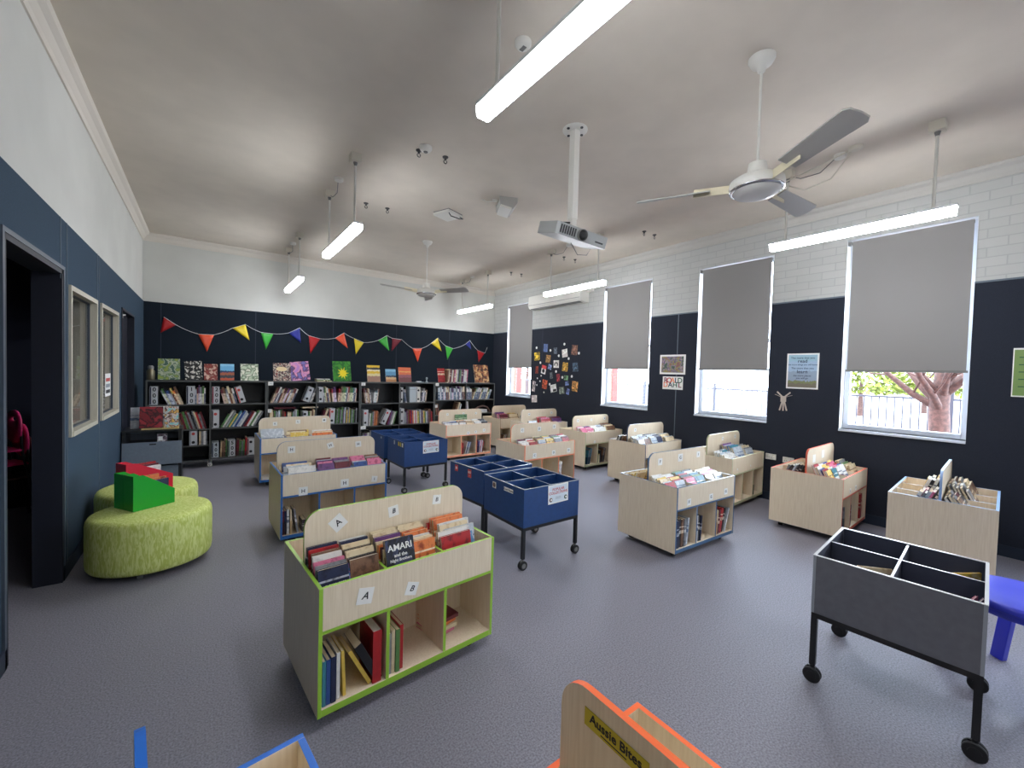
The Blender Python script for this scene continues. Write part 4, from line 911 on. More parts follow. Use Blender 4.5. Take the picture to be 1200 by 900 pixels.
def srun(i, side, row, items, xa, lean, x_end=None, fill=False):
    """items: (colour, n) runs; books stand spine out with a common lean"""
    z = ROWS[i][side][row]; zt = STOP-.02 if row == 0 else ROWS[i][side][row-1]-.018
    x = xa; nb = rowcount.get((i, side, row), 0)
    rn = ('top', 'second', 'third', 'bottom')[row]; sn = 'left' if side == 'L' else 'right'
    if fill: items = (items*4)[:40]
    for c in items:
        t = rnd.uniform(.012, .028); h = min(zt-z-.02, rnd.uniform(.21, .27)); L = R(lean+rnd.uniform(-1.2, 1.2)); d = rnd.uniform(.16, .22)
        if (zt-z) < h*math.cos(L)+t*abs(math.sin(L))+.01: h = (zt-z-.012-t*abs(math.sin(L)))/math.cos(L)
        if c == '_': x += .03; continue
        M = T(x+(h*math.sin(-L) if L < 0 else 0)*0+0, SY+.015+rnd.uniform(0, .015), z+.001+(t*math.sin(L) if L > 0 else 0)) @ RY(L)
        if L < 0: M = T(x, SY+.02, z+.001+0) @ T(t*math.cos(L), 0, 0) @ RY(L) @ T(-t, 0, 0)
        if L < 0: M = T(0, 0, 0) @ M
        right = x+t/math.cos(L)
        if x_end and right+(h*math.sin(L) if L > 0 else 0) > x_end: break
        book(h, d, t, M, c, '%s spined book, %s from left, %s row, %s bay, %s' % (c, ORD[min(nb, 19)], rn, sn, CN[i]), 'books on the %s' % CN[i], t*h)
        nb += 1; x = right+.0015
    rowcount[i, side, row] = nb
    return x
rowcount = {}
def mixp(s): return s.split()
x0 = XS[0]+.03; xm = (XS[0]+XS[1])/2+.012; xe = XS[1]-.025
# leftmost bookcase
z = ROWS[0]['L'][0]
sign(x0+.01, z, .25, .085, '000', 'white subject sign 000 in the leftmost bookcase')
x = srun(0, 'L', 0, mixp('grey green navy blue navy yellow orange brown red'), x0+.205, -22, xm-.29)
sign(xm-.285, z, .255, .095, '100', 'white subject sign 100 in the leftmost bookcase')
srun(0, 'L', 0, mixp('silver maroon purple grey green white'), xm-.185, 0, xm-.02)
z = ROWS[0]['R'][0]
sign(xm+.008, z, .25, .09, '200', 'white subject sign 200 with a red band, leftmost bookcase', 'maroon')
srun(0, 'R', 0, mixp('maroon brown grey cream brown white'), xm+.155, -14, xm+.33)
sign(xm+.345, z, .25, .085, '', 'pale pink sign with two dots leaning in the leftmost bookcase', 'red', -16, 1)
srun(0, 'L', 1, mixp('maroon grey grey brown maroon green grey maroon grey black grey cream red grey'), x0+.30, -16, xm-.03, True)
z = ROWS[0]['R'][1]; sign(xm+.005, z, .26, .09, '', 'white sign with two dots in the second row, leftmost bookcase', 'silver', 0, 1)
srun(0, 'R', 1, mixp('green white grey silver green yellow teal silver blue silver white navy maroon red white'), xm+.11, 28, xe, True)
z = ROWS[0]['L'][2]; sign(xm-.25, z, .21, .09, '', 'white sign with two dots in the low left bay, leftmost bookcase', 'grey', 0, 1); srun(0, 'L', 2, mixp('cream grey white grey'), xm-.14, 0, xm-.02)
z = ROWS[0]['R'][2]; sign(xm+.008, z, .22, .085, '400', 'blue grey subject sign 400 on the bottom shelf, leftmost bookcase', body='clear_plastic')
x = srun(0, 'R', 2, mixp('cream brown brown green'), xm+.11, 2); sign(x+.012, z, .24, .09, '500', 'white subject sign 500 on the bottom shelf, leftmost bookcase', 'green')
x = srun(0, 'R', 2, mixp('maroon maroon green grey green red'), x+.11, 2); sign(x+.012, z, .25, .09, '', 'white sign with two dots on the bottom shelf, leftmost bookcase', 'maroon', 0, 2)
# second bookcase
x0 = XS[1]+.03; xm = (XS[1]+XS[2])/2+.012; xe = XS[2]-.025; z = ROWS[1]['L'][0]
x = srun(1, 'L', 0, mixp('brown maroon white grey silver cream maroon brown purple cream grey'), x0+.02, 22, xm-.24, True); sign(xm-.21, z, .25, .09, '', 'white leaning sign with two dots in the second bookcase', 'grey', 20, 2)
srun(1, 'L', 0, mixp('grey black'), xm-.11, 20)
z = ROWS[1]['R'][0]; sign(xm+.012, z, .25, .085, '', 'white upright sign with two dots in the second bookcase', 'silver', 0, 2)
x = srun(1, 'R', 0, mixp('grey green cream white orange'), xm+.115, -6); x = srun(1, 'R', 0, mixp('red purple purple'), x+.03, -6); srun(1, 'R', 0, mixp('red brown green green green teal white'), x+.015, 5, xe, True)
srun(1, 'L', 1, mixp('cream cream brown green silver grey silver green brown maroon brown red black'), x0+.01, 0, xm-.24, True); sign(xm-.22, ROWS[1]['L'][1], .23, .085, '', 'white sign low in the second bookcase above the bin board', 'silver', 0, 2)
srun(1, 'L', 1, mixp('green cream brown cream brown'), xm-.125, 0, xm-.02)
for k, (c, xx) in enumerate((('maroon', x0+.08), ('cream', xm-.22))):
    book(.30 if k == 0 else .24, .2, .018, T(xx, SY+.02, ROWS[1]['L'][1]+.275+.02) @ RY(R(90)), c, '%s book lying flat on top of a row, second bookcase' % c, 'books on the second bookcase', .005)
srun(1, 'R', 1, mixp('maroon cream maroon'), xm+.05, 18); sign(xm+.19, ROWS[1]['R'][1], .26, .09, '', 'pink and white sign in the second row, second bookcase', 'red', 2, 1)
srun(1, 'R', 1, mixp('green grey green black grey green purple silver black yellow grey yellow'), xm+.30, 2, xe, True)
# third bookcase
x0 = XS[2]+.03; xm = (XS[2]+XS[3])/2+.012; xe = XS[3]-.025
x = srun(2, 'L', 0, mixp('maroon grey maroon brown cream grey'), x0+.07, -8); srun(2, 'L', 0, mixp('grey teal grey brown'), x+.02, 7)
sign(xm+.008, ROWS[2]['R'][0], .28, .055, '', 'narrow white sign at the bay edge of the third bookcase', 'silver', 0, 2); srun(2, 'R', 0, mixp('silver white'), xm+.11, -7)
sign(xm+.33, ROWS[2]['R'][0], .29, .08, '', 'white sign beside a pale box, third bookcase', 'grey', 0, 2, 'white_plastic'); srun(2, 'R', 0, mixp('white grey white brown'), xm+.43, 6)
mb = MB(); mb.box(0, 0, 0, .13, .2, .29, 'clear_plastic'); mb.box(-.001, -.001, .24, .131, .201, .245, 'grey_plastic'); tag(mb.build('file_box', M=T(xm+.195, SY+.02, ROWS[2]['R'][0]+.001)), 'pale grey file box on the top row, third bookcase', 'file box')
sign(x0+.02, ROWS[2]['L'][1], .29, .1, '', 'white sign with two red dots in the third bookcase', 'silver', 0, 1); x = srun(2, 'L', 1, mixp('white green grey grey orange brown orange brown'), x0+.14, 3)
sign(x+.03, ROWS[2]['L'][1], .28, .1, '', 'white sign leaning among books in the third bookcase', 'silver', 24, 1); srun(2, 'L', 1, mixp('maroon purple purple grey white white green yellow'), x+.15, 16, xm-.02, True)
sign(xm+.008, ROWS[2]['R'][1], .29, .085, '', 'white sign with grey dots in the second row, third bookcase', 'navy', 0, 2); srun(2, 'R', 1, mixp('silver grey purple brown maroon red purple orange white pink white yellow green silver purple grey yellow green'), xm+.11, -3, xe, True)
srun(2, 'L', 2, mixp('grey grey purple grey white white grey grey brown'), x0+.03, 0, xm-.02)
# rightmost bookcase
x0 = XS[3]+.03; xm = (XS[3]+XS[4])/2+.012; xe = XS[4]-.025
srun(3, 'L', 0, mixp('silver silver grey silver white purple grey silver cream white cream brown grey silver navy purple navy'), x0+.06, -3, xm-.02, True); srun(3, 'R', 0, mixp('white white silver white white'), xm+.008, 0)
srun(3, 'R', 0, mixp('brown green silver silver white silver white white'), xm+.15, 20, xe, True); srun(3, 'L', 1, mixp('brown brown cream grey silver'), xm-.26, 16, xm-.01); srun(3, 'R', 1, mixp('purple silver white'), xm+.01, -6)
srun(3, 'L', 1, mixp('brown maroon brown'), x0+.02, -6)
mb = MB(); mb.tube([(0, .0, 0), (.10, 0, .10), (.22, 0, .13), (.34, 0, .10), (.42, 0, 0)], .016, 'brown_plastic', 10); mb.tube([(0, .2, 0), (.42, .2, 0)], .012, 'brown_plastic', 8); mb.tube([(.1, 0, .1), (.1, .2, .02)], .01, 'brown_plastic', 8)
tag(mb.build('wire_basket', M=T(xm+.21, SY+.06, ROWS[3]['R'][1]+.016)), 'brown curved basket handle in the rightmost bookcase', 'basket')
for k in range(3): book(.28, .2, .022, T(xm+.24, SY+.015, ROWS[3]['R'][1]+.024*(k+1)+.002) @ RY(R(90)) @ T(0, 0, 0), ('white', 'silver', 'white')[k], '%s flat book, %s of the small pile, rightmost bookcase' % (('white', 'silver', 'white')[k], ('bottom', 'middle', 'top')[k]), 'books on the rightmost bookcase', .005)

# display books on top of the bookcases: face out, leaning back a little
def disp(px0, px1, pyt, c, label, face=None, title=None, tilt=0, y=SY+.10, w=None, h=None):
    a = at(px0, 446, 1, y); b = at(px1, 446, 1, y); tp = at((px0+px1)/2, pyt, 1, y+.04); d = w or (b.x-a.x); hh = h or (tp.z-STOP)/math.cos(R(14))
    M = T(a.x, y, STOP) @ RY(R(tilt)); book(hh, d, .012, frontM(M, 0, 0, .001+(d*math.sin(R(tilt)) if tilt > 0 else 0), R(14), .012, d), c, label, 'display books on top of the bookcases', .2, True, 'pages_white', face, title)
art('art_jungle', [(60, 84, 60), (150, 164, 76), (96, 130, 96), (190, 196, 170), (70, 100, 90)], 16, 1); art('art_black_white', [(26, 26, 28), (34, 34, 34), (20, 20, 22), (220, 216, 206)], 28, 6)
art('art_redbrown', [(140, 56, 50), (150, 66, 58), (120, 44, 44), (216, 180, 160)], 24, 2); bands('art_beach', [(0, (196, 90, 60)), (.14, (60, 60, 66)), (.32, (170, 90, 60)), (.48, (40, 60, 100)), (.58, (110, 180, 220)), (.86, (140, 200, 230))])
art('art_palegreen', [(170, 190, 160), (200, 212, 184), (110, 130, 100), (226, 226, 206)], 14, 4); art('art_darkgarden', [(60, 44, 40), (96, 60, 60), (40, 40, 44), (206, 190, 170), (120, 50, 50)], 26, 7)
art('art_pink', [(206, 120, 170), (186, 130, 196), (226, 150, 180), (90, 60, 110), (120, 110, 180)], 9, 3); bands('art_yellowpanel', [(0, (170, 130, 110)), (.34, (226, 210, 160)), (.5, (226, 190, 60)), (.64, (240, 230, 190)), (.74, (60, 60, 60)), (.86, (226, 190, 60))])
bands('art_shore', [(0, (190, 130, 80)), (.2, (216, 180, 130)), (.36, (50, 70, 90)), (.5, (90, 150, 190)), (.8, (130, 190, 220))]); bands('art_sunset', [(0, (120, 60, 60)), (.3, (150, 80, 90)), (.5, (226, 110, 60)), (.66, (240, 170, 90)), (.74, (230, 110, 60))])
art('art_tan', [(200, 164, 110), (206, 172, 120), (150, 90, 60), (70, 50, 44)], 14, 8); art('art_greenyellow', [(40, 120, 40), (70, 150, 50), (30, 100, 40), (60, 140, 44)], 9, 3)
disp(185, 211, 421, 'green', 'large green forest picture book, leftmost of the display row', 'art_jungle', tilt=-1)
disp(217, 237.5, 424, 'black', 'black picture book covered in pale creatures on the leftmost bookcase', 'art_black_white', tilt=-3)
disp(239, 255, 427, 'maroon', 'red brown display book right of the black patterned book', 'art_redbrown'); disp(258, 274.5, 427, 'blue', 'blue and red seaside display book on the leftmost bookcase', 'art_beach'); disp(282, 303, 427, 'white', 'pale green display book at the right end of the leftmost bookcase', 'art_palegreen')
def oval(d, h):
    def f(q): q.lathe([(.06, 0), (.06, .0012)], 'label_cream', Matrix(((0, 0, -1, -.0004), (-1, 0, 0, d*.5), (0, 1, 0, h*.72), (0, 0, 0, 1))), 24, 1.3, .62)
    return f
mat('label_cream', (226, 206, 160), .6); mat('label_bright', (240, 220, 30), .5)
disp(320.5, 341, 426, 'brown', 'dark floral display book with a cream oval on its cover', 'art_darkgarden', oval(.26, .27)); disp(342, 364, 425, 'pink', 'pink and violet display book leaning on the second bookcase', 'art_pink', tilt=-5)
def burst(d, h):
    def f(q):
        M = Matrix(((0, 0, -1, -.0004), (-1, 0, 0, d*.5), (0, 1, 0, h*.48), (0, 0, 0, 1))); pts = []
        for k in range(20): r_ = (.095 if k % 2 == 0 else .05)*(1.1 if k % 4 == 0 else .9); pts.append((r_*math.cos(k*math.pi/10), r_*1.15*math.sin(k*math.pi/10)))
        q.prism(pts, 0, .001, 'label_bright', M)
    return f
disp(391, 412, 424, 'green', 'bright green display book with a yellow splash on its cover', 'art_greenyellow', burst(.27, .3), tilt=-1)
disp(431, 446, 428.5, 'cream', 'cream and yellow display book on the third bookcase', 'art_yellowpanel'); disp(452.5, 464.5, 433, 'blue', 'small blue seascape display book on the third bookcase', 'art_shore'); disp(468, 482.5, 431, 'orange', 'orange sunset display book on the third bookcase', 'art_sunset')
disp(514, 522, 432, 'red', 'pink red display book at the left on the rightmost bookcase')
disp(557, 573.5, 428, 'cream', 'tan framed display book at the far right end', 'art_tan', y=SY+.16)
nb = 0; x = at(524, 446, 1, SY+.03).x
for c in mixp('brown cream maroon brown white cream maroon pink cream white grey black green grey maroon purple white white white pink'):
    t = rnd.uniform(.014, .027); h = rnd.uniform(.25, .28)
    if x+t > 4.74: break
    book(h, .19, t, T(x, SY+.03, STOP+.001+t*math.sin(R(4))) @ RY(R(4)), c, '%s spined book, %s from left, standing on top of the rightmost bookcase' % (c, ORD[min(nb, 19)]), 'books standing on top of the rightmost bookcase', t*h*2); x += t+.003; nb += 1
for k, (c, w) in enumerate((('cream', .24), ('green', .22), ('white', .21))):
    book(w, .16, .014, T(at(371, 446, 1, SY+.05).x-.0*k, SY+.05, STOP+.0155*(k+1)) @ RY(R(90)), c, '%s book lying in the small pile on the second bookcase, %s' % (c, ('bottom', 'middle', 'top')[k]), 'small flat pile on the second bookcase', .01)
# flask at the left end, small figurine
p = at(175.5, 446, 1, SY+.1); t_ = thing('drink_flask', 'small brass and glass jar at the left end of the bookcases', 'jar', T(p.x+.01, SY+.1, STOP))
mat('brass', (120, 112, 90), .35, .6); q = MB(); q.lathe([(.04, .001), (.045, .01), (.045, .12), (.03, .15)], 'brass', None, 20); q.build('body', t_); q = MB(); q.lathe([(.03, .15), (.034, .155), (.034, .185), (.02, .2)], 'grey_plastic', None, 16); q.build('lid', t_)
p = at(500, 446, 1, SY+.1); q = MB(); q.lathe([(.03, .001), (.03, .01), (.012, .02), (.012, .06), (.02, .075), (.018, .095), (.004, .105)], 'clear_plastic', None, 14); tag(q.build('figurine', M=T(p.x, SY+.1, STOP)), 'small pale figurine on top of the third bookcase', 'figurine')
p = at(488, 447, 1, SY+.1); q = MB(); q.box(0, 0, .001, .14, .1, .012, 'clear_plastic'); q.box(.02, .01, .012, .10, .08, .022, 'paper'); tag(q.build('paper_tray', M=T(p.x, SY+.08, STOP)), 'flat pale tray of paper on top of the third bookcase', 'tray')

# ------------------------------------------------------------------ bunting
FL = [('red', (191.9, 371.4), (206.3, 380.7), (187.9, 390.1)), ('orange', (232.5, 391.5), (250.9, 392.4), (242.5, 412.5)), ('yellow', (272.4, 384.5), (287.6, 380.1), (292.5, 398.9)), ('green', (305.7, 389.4), (320.4, 391.2), (311.6, 409.9)),
      ('blue', (338.4, 390.1), (351.2, 384.2), (352.9, 402)), ('red', (361.7, 393.3), (375.5, 397.1), (363.8, 414.6)), ('orange', (392.6, 396.3), (403.1, 390.1), (407.7, 408.2)), ('yellow', (415, 396.6), (426.4, 401.5), (417.1, 415.2)),
      ('green', (443, 398.9), (453.5, 393.1), (456.3, 411.1)), ('crimson', (459.6, 396.3), (471, 398), (459.1, 411.7)), ('orange', (483.3, 408.2), (494.6, 408.2), (489.7, 424.3)), ('yellow', (505.1, 402.4), (513, 395.9), (517.7, 411.7)),
      ('green', (521.8, 405), (530.9, 408.5), (524.4, 422)), ('blue', (545.4, 403.3), (550.6, 398.9), (552.4, 409.4)), ('red', (559.4, 410.3), (568.1, 413.8), (561.1, 424.6))]
p0 = at(191.9, 371.4, 1, YB-.02); t_ = thing('bunting', 'string of coloured triangular flags across the dark back wall', 'bunting', T(p0.x, YB-.015, p0.z))
pts = []
for c, a, b_, d in FL:
    P = [at(*k, 1, YB-.015)-Vector((p0.x, YB-.015, p0.z)) for k in (a, b_, d)]; pts += P[:2]
    n = 5; vs = []; fs = []
    for i in range(n+1):
        for j in range(n+1-i):
            w_ = P[0]*(1-i/n-j/n)+P[1]*(j/n)+P[2]*(i/n); vs.append((w_.x, .006-.006*math.sin(j*1.3+i*.9)-.004*i/n, w_.z))
    idx = {}; k = 0
    for i in range(n+1):
        for j in range(n+1-i): idx[i, j] = k; k += 1
    for i in range(n):
        for j in range(n-i):
            fs.append((idx[i, j], idx[i+1, j], idx[i, j+1]))
            if j < n-i-1: fs.append((idx[i+1, j], idx[i+1, j+1], idx[i, j+1]))
    q = MB(); q.add(vs, fs, 'flag_'+c, None, True); o = q.build('flag', t_, label=c+' triangular flag'); s = o.modifiers.new('thick', 'SOLIDIFY'); s.thickness = .0015
pts.append(at(571, 407, 1, YB-.015)-Vector((p0.x, YB-.015, p0.z)))
sp = []
for i in range(len(pts)-1):
    a, b_ = pts[i], pts[i+1]; L = (b_-a).length
    for k in range(4):
        f = k/4; sag = -.045*L*4*f*(1-f) if i % 2 else 0; sp.append(a.lerp(b_, f)+Vector((0, -.003, sag)))
sp.append(pts[-1]); q = MB(); q.tube(sp, .004, 'string_white', 6); q.build('string', t_)

# ------------------------------------------------------------------ pinboard cards on the right wall
CARDS = [(175, 338, 55, 85, (214, 180, 60), 'yellow', 5), (265, 250, 42, 84, (84, 104, 150), 'blue and white', -4), (368, 280, 36, 66, (104, 116, 130), 'small grey', 0), (467, 305, 55, 85, (222, 214, 206), 'plain white', 8), (570, 272, 60, 105, (150, 104, 84), 'large brown', -5),
         (292, 365, 46, 80, (176, 134, 80), 'golden brown', -6), (377, 420, 55, 80, (226, 224, 216), 'white card with black arch', 0), (470, 450, 55, 95, (206, 160, 70), 'ochre', -6), (578, 452, 55, 95, (84, 106, 128), 'slate blue', 5), (173, 480, 28, 78, (140, 60, 50), 'narrow red brown', 0),
         (245, 478, 46, 90, (196, 70, 70), 'red and white', -12), (310, 450, 36, 52, (150, 170, 220), 'light blue boot', -20), (325, 540, 30, 66, (110, 120, 124), 'narrow grey', 10), (397, 565, 34, 80, (170, 60, 70), 'crimson', 4), (480, 565, 42, 50, (110, 150, 110), 'small green', -5),
         (490, 625, 36, 42, (110, 130, 180), 'small blue', 10), (255, 633, 50, 95, (190, 90, 60), 'orange red', -8), (347, 675, 62, 80, (226, 226, 220), 'white card with black corner', 12), (435, 697, 50, 75, (140, 150, 136), 'grey green', 8), (500, 710, 30, 62, (130, 150, 214), 'pale blue', -15),
         (573, 655, 60, 105, (214, 156, 90), 'large tan', -6), (140, 655, 30, 110, (200, 190, 190), 'long pale strip', -8), (145, 785, 55, 75, (216, 206, 204), 'white note below the strip', 4)]
cpos = []
for k, (cx_, cy_, w_, h_, c, nm, rot) in enumerate(CARDS):
    px, py = 610+cx_/9, 380+cy_/9; p = at(px, py, 0, XR); e = at(px+w_/18, py, 0, XR); s_ = at(px, py+h_/18, 0, XR); hw = abs(e.y-p.y)*1.02; hh = abs(s_.z-p.z)
    mn = 'card_%d' % k; dk = tuple(int(v*.45) for v in c); lt = tuple(min(255, int(v*1.2)) for v in c); art(mn, [c, c, dk, lt] if 'white' not in nm and 'plain' not in nm else [c, c, c, lt], 14, k*1.7, .5)
    M = T(XR-.0016, p.y, p.z) @ RX(R(-rot)) ; q = MB(); q.box(-.0015, -hw, -hh, .0015, hw, hh, mn, M)
    if 'black arch' in nm: q.tube([M @ Vector((-.003, hw*.6, -hh*.4)), M @ Vector((-.003, hw*.5, hh*.2)), M @ Vector((-.003, 0, hh*.4)), M @ Vector((-.003, -hw*.5, hh*.2)), M @ Vector((-.003, -hw*.6, -hh*.4))], .012, 'ink', 6)
    if 'black corner' in nm: q.box(-.0025, -hw*.9, -hh*.9, -.0015, hw*.2, -hh*.3, 'ink', M)
    if 'red and white' in nm: q.box(-.0025, -hw, -hh, -.0015, hw, hh*.2, 'paper', M); q.lathe([(hw*.6, 0), (hw*.6, .001)], 'ink', M @ T(-.0025, 0, -hh*.3) @ RY(R(-90)), 14)
    lab = nm if 'card' in nm or 'note' in nm or 'strip' in nm or 'boot' in nm else nm+' book cover card'
    cpos.append((p, lab)); tag(q.build('cover_card'), lab+' pinned on the dark pinboard', 'card', 'cards pinned on the pinboard')
DOTS = [(170, 248, 'above the yellow card'), (316, 275, 'between the blue and small grey cards'), (463, 210, 'above the plain white card, topmost dot'), (404, 332, 'below the small grey card'), (616, 305, 'right of the large brown card'), (508, 362, 'below the plain white card'), (210, 405, 'below the yellow card'), (375, 498, 'below the black arch card'), (442, 560, 'left of the small green card'), (541, 550, 'right of the small green card'),
        (178, 570, 'below the narrow red brown card'), (218, 543, 'below the red and white card'), (206, 600, 'left of the orange red card, upper one'), (308, 632, 'right of the orange red card'), (247, 718, 'below the orange red card, lowest dot'), (173, 640, 'right of the long pale strip')]
for cx_, cy_, where in DOTS:
    p = at(610+cx_/9, 380+cy_/9, 0, XR); r_ = .026 if cx_ > 300 or cy_ < 500 else .018
    q = MB(); q.lathe([(r_, 0), (r_, .003)], 'paper', RY(R(-90)), 18); tag(q.build('paper_dot', M=T(XR-.0001, p.y, p.z)), 'round white paper dot '+where, 'paper dot', 'white paper dots on the pinboard')

# posters and other things on the right wall
def wallrect(px0, py0, px1, py1):
    a, b_ = at(px0, py0, 0, XR), at(px1, py1, 0, XR); return (a.y+b_.y)/2, (a.z+b_.z)/2, abs(a.y-b_.y)/2, abs(a.z-b_.z)/2
def wtext(q, s, size, m, y, z, x=XR-.0052, bold=.01): q.text(s, size, m, Matrix(((0, 0, -1, x), (-1, 0, 0, y), (0, 1, 0, z), (0, 0, 0, 1))), 0, bold)
art('poster_crowd', [(96, 110, 100), (140, 90, 90), (150, 150, 90), (90, 70, 120), (170, 150, 150), (70, 90, 80)], 15, 4, .4)
cy_, cz_, hw, hh = wallrect(774, 416, 803, 439)
t_ = thing('poster', 'white framed colourful poster above the lettered sign', 'poster', T(0, 0, 0)); q = MB(); q.box(XR-.004, cy_-hw, cz_-hh, XR-.0001, cy_+hw, cz_+hh, 'paper'); q.build('sheet', t_); q = MB(); q.box(XR-.005, cy_-hw*.86, cz_-hh*.82, XR-.004, cy_+hw*.86, cz_+hh*.82, 'poster_crowd'); q.build('picture', t_)
cy_, cz_, hw, hh = wallrect(777, 441, 800, 457)
t_ = thing('poster', 'small white sign with two rows of coloured letters', 'poster', T(0, 0, 0)); q = MB(); q.box(XR-.004, cy_-hw, cz_-hh, XR-.0001, cy_+hw, cz_+hh, 'paper'); q.build('sheet', t_); q = MB()
cols = ['ink_maroon', 'ink_red', 'edge_orange', 'ink_navy', 'ink_green']
for r_, word in enumerate(('ROALD', 'DAHL')):
    for k, ch in enumerate(word): wtext(q, ch, .11, cols[(k+r_*2) % 5], cy_+hw*.68-k*(hw*1.4/(len(word)-1)), cz_+hh*(.38 if r_ == 0 else -.32))
q.build('letters', t_)
bands('poster_sky', [(0, (120, 112, 96)), (.12, (126, 132, 92)), (.2, (150, 166, 186)), (.5, (164, 188, 212)), (.8, (156, 190, 206))])
cy_, cz_, hw, hh = wallrect(923, 414.5, 958.5, 456.5)
t_ = thing('poster', 'pale blue sky poster with lines of text in a white border', 'poster', T(0, 0, 0)); q = MB(); q.box(XR-.004, cy_-hw, cz_-hh, XR-.0001, cy_+hw, cz_+hh, 'paper'); q.build('sheet', t_)
q = MB(); q.box(XR-.005, cy_-hw*.9, cz_-hh*.92, XR-.004, cy_+hw*.9, cz_+hh*.92, 'poster_sky'); q.build('picture', t_); q = MB()
for s, sz, f in (('The more that you', .032, .74), ('read', .055, .56), ('the more things you will know', .024, .36), ('The more that you', .03, .16), ('learn', .055, -.04), ('the more places', .028, -.26), ('you will go', .028, -.40)): wtext(q, s, sz, 'ink_navy', cy_, cz_+hh*f)
q.build('text_lines', t_)
# cream paper cut-out below it
p = at(918, 468, 0, XR); mat('cutout', (196, 184, 172), .8); q = MB()
for k in range(7):
    a = R(-70+k*23); q.bar((XR-.002, p.y, p.z+.02), (XR-.002, p.y+.10*math.sin(a), p.z+.02+(.10*math.cos(a) if k in (0, 1, 5, 6) else -.16*math.cos(a*.5))), .003, .016, 'cutout')
q.box(XR-.004, p.y-.03, p.z-.03, XR-.0008, p.y+.03, p.z+.04, 'cutout'); tag(q.build('paper_cutout'), 'cream paper cut-out figure below the pale blue poster', 'cut-out')
cy_, cz_, hw, hh = wallrect(1188, 408, 1215, 466)
mat('poster_green', (120, 148, 84), .6); t_ = thing('notice_sheet', 'green notice with a white border at the right edge', 'notice', T(0, 0, 0)); q = MB(); q.box(XR-.004, cy_-hw, cz_-hh, XR-.0001, cy_+hw, cz_+hh, 'paper'); q.build('sheet', t_); q = MB(); q.box(XR-.005, cy_-hw*.9, cz_-hh*.95, XR-.004, cy_+hw*.9, cz_+hh*.93, 'poster_green')
for k in range(5): q.box(XR-.0055, cy_-hw*.6, cz_+hh*(.6-.3*k), XR-.005, cy_+hw*.5, cz_+hh*(.64-.3*k), 'ink_green')
q.build('print', t_)
for k, (px, py, lab) in enumerate(((903.5, 535, 'white power outlet low on the wall beside the cream-edged bin'), (924, 539.5, 'white power outlet low on the wall behind the red-edged bin'))):
    p = at(px, py, 0, XR); t_ = thing('power_outlet', lab, 'outlet', T(XR, p.y, p.z), 'wall power outlets'); q = MB(); q.box(-.012, -.06, -.036, -.0005, .06, .036, 'white_plastic'); q.build('plate', t_, bevel=.003)
    q = MB()
    for s in (-.028, .028): q.box(-.015, s-.007, .012, -.012, s+.007, .026, 'cream_plastic'); q.box(-.0125, s-.012, -.012, -.0118, s-.008, 0, 'ink'); q.box(-.0125, s+.008, -.012, -.0118, s+.012, 0, 'ink')
    q.build('switch', t_)

# ------------------------------------------------------------------ left side: ottomans, file boxes, cabinet
def ottoman(x, y, rx, ry, h, label, cut=None):
    t_ = thing('ottoman', label, 'ottoman', T(x, y), 'lime green ottomans'); q = MB()
    pr = [(.90, .05), (.96, .052), (.99, .07), (1, .10), (1, h-.06), (.985, h-.03), (.95, h-.01), (.88, h), (.5, h+.004), (.001, h+.005)]
    q.lathe(pr, 'lime_fabric', None, 56, rx, ry); q.build('cushion', t_)
    q = MB(); q.lathe([(.88, .040), (.88, .05)], 'black_plastic', None, 40, rx, ry); q.build('base', t_)
    for a in (20, 140, 260): caster('caster', t_, rx*.72*math.cos(R(a)), ry*.72*math.sin(R(a)), .018, .04, 'grey_plastic', 'grey_plastic', .042)
ottoman(-.315, 4.03, .36, .335, .42, 'large round lime green ottoman carrying the green file boxes'); ottoman(-.40, 4.80, .345, .36, .42, 'lime green ottoman behind the larger one, beside the wall')
OT = .426
def file_box(M, label, cm, L, Wd, h0, h1, group):
    """magazine holder: tall spine at x=0, low front at x=L"""
    t_ = thing('file_box', label, 'file box', M, group); w = .004
    for y in (0, Wd-w):
        q = MB(); q.prism([(0, .0), (L, .0), (L, h1), (.06, h0), (0, h0)], -y-w, -y, cm, RX(R(90))); q.build('side_panel', t_)
    q = MB(); q.box(0, w, 0, w, Wd-w, h0, cm); q.build('back_panel', t_)
    q = MB(); q.box(L-w, w, 0, L, Wd-w, h1*.95, cm); q.build('front_panel', t_)
    q = MB(); q.box(w, w, 0, L-w, Wd-w, w, cm); q.build('bottom_panel', t_)
ga = math.atan2(.14, .22)
GF = T(-.415, 3.95, OT) @ RZ(ga)
GL, GW = .265, .115
file_box(GF, 'glossy green file box on the ottoman, the nearer one', 'green_gloss', GL, GW, .255, .11, 'file boxes on the ottoman')
file_box(GF @ T(0, GW+.003), 'glossy green file box behind the nearer green one', 'green_gloss', GL, GW, .255, .11, 'file boxes on the ottoman')
file_box(GF @ T(.075, 2*GW+.012), 'red file box behind the two green ones on the ottoman', 'red_gloss', GL+.05, .13, .30, .17, 'file boxes on the ottoman')
